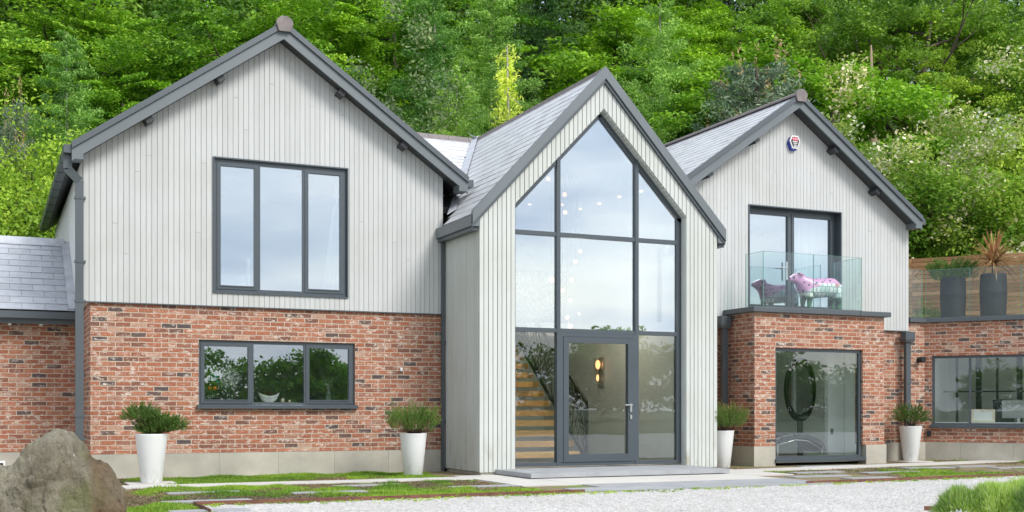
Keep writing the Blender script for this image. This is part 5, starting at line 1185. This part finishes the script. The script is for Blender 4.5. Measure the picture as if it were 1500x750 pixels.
# office in the right wing
def wing_obj(name, label, cat, s, off, z):
    o = empty(name, tuple(WO + WU*s + WN*off + Vector((0, 0, z))), math.atan2(WU.y, WU.x), label, cat); return o
o = wing_obj('glazed_partition', 'black framed glazed partition inside the office', 'partition', -.05, 2.3, .2); m_ = MB()
for k in range(8): m_.box(.0 + k*.42, .05 + k*.42, 0, .05, 0, 2.4)
for k in (0, 2, 4): m_.box(.05 + k*.42, .12 + k*.42, 0, .04, 0, 2.4)
for z in (.45, 1.25, 2.1): m_.box(0, 2.94, .01, .04, z, z + .03)
m_.build('frame', M['black'], o)
p = wpt(1439, .22); s_ = (p - WO).dot(WU); o = wing_obj('photo_frame', 'pale wooden picture frame turned to the window on the office sill', 'picture frame', s_, .34, .80); o.scale = (1.45, 1, 1.15); m_ = MB()
m_.box(-.16, .16, 0, .02, 0, .03); m_.box(-.16, .16, 0, .02, .20, .23); m_.box(-.16, -.13, 0, .02, .03, .20); m_.box(.13, .16, 0, .02, .03, .20); m_.build('frame', simple('pale_wood', (.72,.62,.46), .6), o); m_ = MB(); m_.box(-.13, .13, .004, .016, .03, .20); m_.build('backing', M['whitepaint'], o); m_ = MB(); m_.box(-.015, .015, -.004, .004, .185, .20); m_.build('hanger', M['chrome'], o)
m_ = MB(); m_.box(.1, 3.1, .20, .5, .74, .795); m_.build('window_board', M['whitepaint'], house, True, M=MW)
o = wing_obj('desk', 'pale grey desk behind the office window', 'desk', s_ + .2 if False else (wpt(1492, 1.0) - WO).dot(WU) + .2, 1.0, .2); m_ = MB(); m_.box(-1.0, .9, -.35, .35, .53, .56); m_.build('desk_top', simple('grey_desk', (.42,.41,.40), .5), o)
for sx_ in (-.95, .85): m_ = MB(); m_.box(sx_, sx_ + .05, -.3, .3, 0, .53); m_.build('leg', M['black'], o)
s_ = (wpt(1492, 1.0) - WO).dot(WU); o = wing_obj('computer_monitor', 'grey monitor seen from behind on the office desk', 'monitor', s_, 1.0, .76); m_ = MB(); m_.box(-.32, .32, -.02, .02, .12, .50); m_.build('screen_back', simple('monitor_grey', (.50,.50,.47), .4), o, bevel=.008); m_ = MB(); m_.box(-.03, .03, .02, .04, .0, .2); m_.box(-.12, .12, -.08, .08, 0, .015); m_.build('stand', M['chrome'], o)
o = wing_obj('office_chair', 'black mesh office chair behind the office monitor', 'office chair', (wpt(1470, 1.6) - WO).dot(WU), 1.6, .2); m_ = MB(); m_.box(-.24, .24, -.24, .24, .42, .48); m_.build('seat', M['black'], o, bevel=.02)
m_ = MB(); m_.hexa([(-.2, .2, .55), (.2, .2, .55), (.2, .24, .55), (-.2, .24, .55), (-.24, .26, 1.08), (.24, .26, 1.08), (.24, .30, 1.08), (-.24, .30, 1.08)]); m_.build('backrest', M['black'], o, bevel=.03); m_ = MB(); m_.tube([(0, 0, .05), (0, 0, .42)], .03, 8)
for k in range(5): a = k*1.2566; m_.bar((0, 0, .08), (.3*math.cos(a), .3*math.sin(a), .05), .04, .03)
m_.build('base', M['black'], o)
# ================================================================== TREES
LM = dict(
 beech=leaf_mat('beech_leaf', (.08,.24,.012), (.18,.41,.022), (.33,.57,.05), .32),
 bright=leaf_mat('maple_leaf', (.15,.36,.012), (.26,.52,.025), (.40,.64,.06), .35),
 oak=leaf_mat('oak_leaf', (.15,.32,.02), (.27,.47,.04), (.42,.60,.08), .32),
 larch=leaf_mat('larch_needles', (.13,.33,.05), (.26,.50,.09), (.42,.66,.17), .30),
 gold=leaf_mat('golden_needles', (.31,.50,.06), (.49,.67,.10), (.65,.77,.20), .38),
 birch=leaf_mat('birch_leaf', (.24,.34,.14), (.36,.46,.22), (.50,.58,.34), .30),
 dark=leaf_mat('dark_conifer', (.035,.10,.028), (.07,.18,.045), (.14,.27,.065), .2),
 wood=leaf_mat('wood_leaf', (.03,.10,.01), (.07,.19,.015), (.16,.32,.03), .2),
 pine=leaf_mat('blue_pine', (.10,.16,.11), (.16,.24,.17), (.25,.33,.23), .2),
 haw=leaf_mat('hawthorn_leaf', (.17,.30,.04), (.27,.42,.07), (.42,.54,.13), .35),
 blossom=leaf_mat('blossom', (.55,.52,.34), (.72,.70,.52), (.80,.78,.66), .2),
 candle=leaf_mat('pine_candle', (.35,.24,.12), (.50,.35,.18), (.6,.45,.25), .1),
 dead=simple('dead_wood', (.35,.26,.17), .9))
def limb_path(rg, p, d, l, seg=6, wob=.22, lift=.05):
    pts = [p]; d = unit(d)
    for k in range(seg): d = unit(d + rg.normal(size=3)*wob + [0, 0, lift]); pts.append(pts[-1] + d*l/seg)
    return pts
def wood(name, paths, mat, root):
    m_ = MB()
    for pts, r0, r1 in paths:
        n = len(pts); m_.tube([tuple(p) for p in pts], [r0 + (r1-r0)*i/(n-1) for i in range(n)], 7 if r0 > .06 else 5, cap=False)
    return m_.build(name, mat, root)
def broadleaf(rg, H, Rd, nleaf, leaf, flat=.55, low=.12, clump_n=150, layered=.45, rough=.25, limbs=16, trunk=.22, cl=(.45,.95)):
    """returns wood paths and leaf quads; crown of separate leaf clumps carried on limbs"""
    paths = []; tr = limb_path(rg, np.array([0, 0, 0.]), np.array([0, 0, 1.]), H*.8, 8, .07, .05); paths.append((tr, trunk, .05)); cents = []; ax = []
    for i in range(limbs):
        t = rg.uniform(low + .05, .95); p = tr[0] + (tr[-1] - tr[0])*t; k = min(7, int(t*8)); p = tr[k] + (tr[k+1] - tr[k])*(t*8 - k)
        a = i*2.4 + rg.uniform(-.4, .4); prof = math.sin(math.pi*min(1, (t*.85 + .15)))**.6; l = Rd*prof*rg.uniform(.7, 1.15)
        q = limb_path(rg, p, np.array([math.cos(a), math.sin(a), .45]), l, 6, .2, .03); paths.append((q, .05 + .05*(1-t), .012))
        for m_ in range(3):
            s = rg.integers(2, 6); dd = unit(q[s] - q[s-1]) + rg.normal(size=3)*.6; w_ = limb_path(rg, q[s], dd, l*.45, 4, .25, .05); paths.append((w_, .022, .006)); cents.append(w_[-1]); cents.append(w_[2])
        cents.append(q[-1])
    cents = np.array(cents); n = clump_n
    # extra clumps through the crown volume, denser to the outside, uneven outline
    u = unit(rg.normal(size=(n, 3))); rr = rg.random((n, 1))**.38; bul = 1 + rough*np.stack([vnoise(u[:, 0]*2, u[:, 1]*2 + u[:, 2]*2, 1.7, 5)], 1)
    ex = u*rr*bul*[Rd, Rd, H*(1-low)*.5] + [0, 0, H*(1+low)*.5]
    cents = np.concatenate([cents, ex]); m_ = len(cents); per = nleaf // m_; cr_ = rg.uniform(cl[0], cl[1], (m_, 1, 1))
    off = unit(rg.normal(size=(m_, per, 3)))*rg.random((m_, per, 1))**.45; off[..., 2] *= layered; tilt = rg.normal(size=(m_, 1, 2))*.22
    off[..., 2] += (off[..., :2]*tilt).sum(-1); P = cents[:, None] + off*cr_; out = unit(P.reshape(-1, 3) - [0, 0, H*.5])
    nr = out*.35 + [0, 0, .75]; return paths, leaves(P.reshape(-1, 3), leaf, rg, nr, flat)
def larch(rg, H, Rd, nleaf, leaf, droop=.3, whorl=30, trunk=.13, dens=1.0, weep=.35, top=.03):
    paths = [([np.array([0, 0, H*t]) + np.array([math.sin(t*5)*.06, math.cos(t*4)*.06, 0]) for t in np.linspace(0, .985, 9)], trunk, .015)]; P = []
    nb = whorl*5
    for i in range(nb):
        t = .08 + .91*(i/nb); a = i*2.399 + rg.uniform(-.4, .4); l = Rd*((1-t)**.72 + top + .03)*rg.uniform(.65, 1.2); d = np.array([math.cos(a), math.sin(a), .15 - droop*(1-t)])
        q = [np.array([0, 0, H*t])]; d = unit(d)
        for k in range(5): d = unit(d + [0, 0, -.08*droop*3 + .13*k*.35]); q.append(q[-1] + d*l/5)
        if i % 2 == 0: paths.append((q, .02*(1-t) + .008, .003))
        q = np.array(q); m_ = max(6, int(nleaf/nb*(.25 + 1.5*(1-t))*dens)); s = rg.random(m_)**.8*4.999; k = s.astype(int); f = (s-k)[:, None]; c = q[k]*(1-f) + q[k+1]*f
        lat = unit(np.cross(d, [0, 0, 1.])); wd = rg.normal(size=(m_, 1))*l*.13*(s[:, None]/5*.6 + .5); hang = np.abs(rg.normal(size=(m_, 1)))*weep*l*.25
        P.append(c + lat*wd + np.array([0, 0, -1.])*hang + rg.normal(size=(m_, 3))*.04)
    P = np.concatenate(P); return paths, leaves(P, leaf, rg, unit(rg.normal(size=P.shape)) + [0, 0, .3], .6, .28)
TP = {}
def proto(key, fn, mat, bark='bark', extra=None):
    rg = np.random.default_rng(abs(hash(key)) % 1 + sum(map(ord, key))); TP[key] = (fn, mat, bark, extra, rg)
def make_tree(kind, name, X_, Y_, Ztop, label, rz, group=None, widen=1.0, sink=.3, cat='tree'):
    """first use builds the meshes, later uses copy thing, trunk and crown"""
    z0 = float(terr(X_, Y_)) - sink; fn, mat, bark, extra, rg = TP[kind]
    if kind + '_o' not in TP:
        H, paths, V, ex = fn(rg); root = empty(name, (0, 0, 0)); wood('trunk', paths, M[bark], root)
        quads_obj('crown', V, LM[mat], root)
        if ex is not None: quads_obj(ex[0], ex[1], LM[ex[2]], root)
        TP[kind + '_o'] = (root, H)
    else:
        src, H = TP[kind + '_o']; root = copy_tree(src); root.name = name
    H = TP[kind + '_o'][1]; s = (Ztop - z0)/H; root.location = (X_, Y_, z0); root.scale = (s*widen, s*widen, s); root.rotation_euler = (0, 0, rz)
    for k in ('label', 'category', 'group'):
        if k in root: del root[k]
    tag(root, label, cat, group); return root
def f_beech(rg): p, V = broadleaf(rg, 12, 4.8, 70000, .075, layered=.17, clump_n=95, flat=.4, limbs=18, cl=(.5, 1.25)); return 12, p, V, None
def f_maple(rg): p, V = broadleaf(rg, 10, 4.0, 60000, .075, layered=.18, clump_n=70, flat=.4, cl=(.5, 1.2)); return 10, p, V, None
def f_oak(rg): p, V = broadleaf(rg, 12, 5.5, 62000, .065, layered=.40, clump_n=50, flat=.7, limbs=26, trunk=.32, cl=(.35, .75)); return 12, p, V, None
def f_syc(rg): p, V = broadleaf(rg, 7, 3.2, 70000, .052, layered=.32, clump_n=90, flat=.45, low=.05, cl=(.3, .65)); return 7, p, V, None
def f_haw(rg):
    p, V = broadleaf(rg, 6, 3.0, 70000, .033, layered=.7, clump_n=130, flat=1, low=.03, cl=(.3, .6)); k = V.reshape(-1, 4, 3).mean(1); s = rg.choice(len(k), 40000); s = s[(k[s, 2] > .8) & (vnoise(k[s, 0]*2, k[s, 1]*2 + k[s, 2]*3, 2.2, 6) > -.25)]; return 6, p, V, ('blossom', leaves(k[s] + rg.normal(size=(len(s), 3))*.05 + [0, 0, .05], .034, rg, flat=.7, asp=.8), 'blossom')
def f_shrub(rg): p, V = broadleaf(rg, 4, 2.6, 80000, .030, layered=.6, clump_n=120, flat=.9, low=.0, trunk=.08, cl=(.3, .7)); return 4, p, V, None
def f_birch(rg):
    p, V = broadleaf(rg, 9, 2.2, 30000, .05, layered=1.5, clump_n=110, flat=1.2, limbs=18, trunk=.11, cl=(.25, .55)); return 9, p, V, None
def f_larch(rg): p, V = larch(rg, 11, 2.7, 80000, .055, .3, 24, weep=.42, trunk=.10); return 11, p, V, None
def f_larch2(rg): p, V = larch(rg, 11, 3.4, 74000, .055, .12, 20, weep=.45, trunk=.10); return 11, p, V, None
def f_gold(rg): p, V = larch(rg, 7, .85, 15000, .05, 1.3, 20, trunk=.06, weep=1.2, top=.10); return 7, p, V, None
def f_dark(rg): p, V = larch(rg, 13, 3.4, 60000, .08, .4, 32, weep=.25, dens=1.1); return 13, p, V, None
def f_pine(rg):
    p, V = larch(rg, 5, 1.7, 70000, .035, -.1, 16, weep=.1, top=.12); k = V.reshape(-1, 4, 3).mean(1); s = k[rg.choice(len(k), 320)]; s = s*[1.08, 1.08, 1] + [0, 0, .06]; C0 = np.repeat(s, 16, 0) + np.array([0, 0, 1.])*rg.uniform(0, .34, (320*16, 1)) + rg.normal(size=(320*16, 3))*.02
    return 5, p, V, ('candle', leaves(C0, .026, rg, unit(rg.normal(size=C0.shape)*[1, 1, .1]), .3, .35), 'candle')
for k, fn, mt_, bk in (('beech', f_beech, 'beech', 'bark'), ('beech2', f_beech, 'bright', 'bark'), ('maple', f_maple, 'bright', 'bark'), ('oak', f_oak, 'oak', 'bark'), ('syc', f_syc, 'bright', 'bark'), ('haw', f_haw, 'haw', 'bark'), ('shrub', f_shrub, 'oak', 'bark'), ('birch', f_birch, 'birch', 'palebark'), ('birch2', f_birch, 'oak', 'palebark'), ('larch', f_larch, 'larch', 'palebark'), ('larch2', f_larch2, 'larch', 'palebark'), ('gold', f_gold, 'gold', 'palebark'), ('dark', f_dark, 'dark', 'bark'), ('pine', f_pine, 'pine', 'bark')):
    proto(k, fn, mt_, bk)
def T(kind, name, px, py, Y_, label, rz=0., widen=1.0, group=None, cat='tree'):
    x = atY(px, Y_); return make_tree(kind, name, x, Y_, zat(py, x, Y_), label, rz, group, widen, cat=cat)
T('beech', 'beech_tree', 60, -60, 43, 'dense green beech filling the upper left corner', .3, 1.1)
T('beech', 'beech_tree', 235, 5, 46, 'beech whose top lets the sky through, above the left roof slope', 2.1, 1.0)
T('beech', 'beech_tree', 345, -70, 41, 'fine-leaved beech directly left of the left gable peak', 1.0, 1.0)
T('beech2', 'beech_tree', 175, 60, 38, 'bright beech with dark hollows between the larch and the left roof slope', 4.0, .85)
T('beech2', 'beech_tree', 465, -50, 42, 'bright green beech right of the left gable peak', 5.0, .95)
T('larch', 'larch_tree', 98, 40, 33, 'slender larch with pale trunk, left of the left gable', .6, .9)
T('pine', 'young_pine', 18, 150, 32.5, 'small blue-green young pine at the far left edge', .2, .55)
T('shrub', 'wild_bush', 8, 205, 31.5, 'pale wild bush at the left edge above the low slate roof', 1.2, .9, cat='bush')
T('larch2', 'larch_tree', 45, 150, 34.5, 'low larch behind the small blue-green pine at the left edge', 3.2, .8)
T('birch', 'birch_tree', 575, 48, 34, 'pale grey-green birch just right of the left gable slope', .4, 1.0)
T('larch', 'larch_tree', 632, -10, 36, 'tall larch with pale trunk next to the pale birch', 2.2, 1.15)
T('larch', 'larch_tree', 722, -20, 37.5, 'tall larch with pale trunk behind the golden weeping conifer', 4.1, 1.15)
T('larch2', 'larch_tree', 672, 95, 33.5, 'lower larch above the slate link roof', 5.1, .9)
T('gold', 'weeping_larch', 743, 60, 31.5, 'narrow golden weeping conifer behind the entrance roof', .5, 1.0)
T('dark', 'dark_spruce', 800, -60, 43, 'dark conifer behind the entrance gable, left of the bright maple', .9, 1.0)
T('dark', 'dark_spruce', 775, 110, 38, 'low dark conifer right of the golden weeping conifer', 2.9, .9)
T('maple', 'maple_tree', 875, -45, 41, 'bright green maple in layered sprays above the entrance gable peak', 1.9, 1.0)
T('larch2', 'larch_tree', 968, -2, 34.5, 'feathery larch with drooping branches right of the entrance gable peak', .1, 1.0)
T('syc', 'sycamore_bush', 925, 180, 31.5, 'rounded bright bush low behind the entrance gable', 1.5, .8, cat='bush')
T('beech2', 'beech_tree', 1050, -55, 43, 'bright beech in the upper middle, behind the feathery larch', 2.7, .9)
T('syc', 'sycamore_bush', 985, 215, 31.0, 'rounded bright bush above the left slope of the right gable', 4.5, .7, cat='bush')
T('pine', 'pine_tree', 1105, 92, 31.5, 'blue-green pine with upright orange candles behind the right gable', .7, 1.15)
T('syc', 'sycamore_tree', 1060, 70, 36, 'bright sycamore left of the pine with candles', 3.3, 1.0)
T('syc', 'sycamore_tree', 1210, 62, 34, 'bright sycamore directly above the right gable peak', .9, 1.1)
T('oak', 'oak_tree', 1190, -70, 43, 'spreading oak with bare grey limbs, above the right gable', 2.0, 1.0)
T('oak', 'oak_tree', 1330, -60, 39, 'large spreading oak with twisting limbs, upper right', .4, 1.05)
T('oak', 'oak_tree', 1420, 60, 36, 'lower oak on the right with drooping outer branches', 3.4, .9)
T('haw', 'hawthorn_tree', 1295, 148, 29.5, 'hawthorn covered in cream blossom behind the right gable slope', .6, 1.0)
T('birch2', 'birch_tree', 1488, -20, 37, 'tall soft green birch at the upper right edge', .8, 1.5)
T('shrub', 'wild_bush', 1375, 245, 28.5, 'green bush behind the terrace fence near the right eave', 2.2, 1.1, cat='bush')
T('haw', 'hawthorn_tree', 1445, 215, 30, 'sparsely flowering hawthorn behind the terrace fence', 3.0, .9)
T('shrub', 'wild_bush', 1500, 235, 27.5, 'green bush behind the fence at the right edge of the terrace', 4.4, 1.1, cat='bush')
T('shrub', 'wild_bush', 1330, 320, 28.8, 'small light green bush beside the right gable wall above the terrace', .5, .6, cat='bush')
T('beech', 'beech_tree', 1120, -80, 47, 'darker beech behind the bright upper middle beech, touching the top edge', 1.4, 1.0)
T('beech', 'beech_tree', 610, -80, 45, 'dark beech behind the tall larches right of the left gable', 3.9, 1.0)
T('dark', 'dark_spruce', 1066, -90, 50, 'dark conifer far up the slope in the upper middle, behind the bright beech', 2.4, 1.2)
# a dead snag
x = atY(1276, 37); m_ = MB(); z0 = float(terr(x, 37)); m_.tube([(0, 0, 0), (.1, 0, (zat(66, x, 37) - z0)*.6), (.0, 0, zat(66, x, 37) - z0)], [.3, .2, .03], 8); o = m_.build('dead_trunk', LM['dead']); o.location = (x, 37, z0); tag(o, 'broken pale dead trunk standing among the oaks on the right', 'dead trunk')
# the wood beyond: one mass
rg = np.random.default_rng(77); Vs = []
for i in range(84):
    Y_ = rg.uniform(47, 78); px = rg.uniform(-120, 1640); x = atY(px, Y_); z = float(terr(x, Y_)); H = rg.uniform(9, 14); Rd = rg.uniform(3.2, 5)
    nc = 60; u = unit(rg.normal(size=(nc, 3))); c = u*rg.random((nc, 1))**.35*[Rd, Rd, H*.48] + [x, Y_, z + H*.52]; per = 70
    off = unit(rg.normal(size=(nc, per, 3)))*rg.random((nc, per, 1))**.45*[1.1, 1.1, .45]; P = (c[:, None] + off).reshape(-1, 3); Vs.append(leaves(P, .16, rg, np.array([0, -.3, .7]), .6))
o = quads_obj('distant_wood', np.concatenate(Vs), LM['wood']); tag(o, 'dense green wood covering the hillside behind the nearer trees', 'wood', kind='stuff')
# trees and hedge across the drive, behind the viewpoint: they are what the lower panes mirror
Vs = []
for i in range(80):
    x = -100 + i*2.6 + rg.uniform(-2, 2); Y_ = rg.uniform(-72, -58); H = 5.0 + 3.6*(.5 + .5*math.sin(x*.11 + 1.2)) + rg.uniform(-1, 1.2); Rd = rg.uniform(2.6, 4.2)
    nc = 70; u = unit(rg.normal(size=(nc, 3))); c = u*rg.random((nc, 1))**.35*[Rd, Rd, H*.5] + [x, Y_, H*.5]; per = 40
    off = unit(rg.normal(size=(nc, per, 3)))*rg.random((nc, per, 1))**.45*[1.2, 1.2, .6]; Vs.append(leaves((c[:, None] + off).reshape(-1, 3), .24, rg, None, .9))
o = quads_obj('far_trees', np.concatenate(Vs), LM['beech']); tag(o, 'dark line of trees across the drive, mirrored in the lower windows', 'trees', kind='stuff')
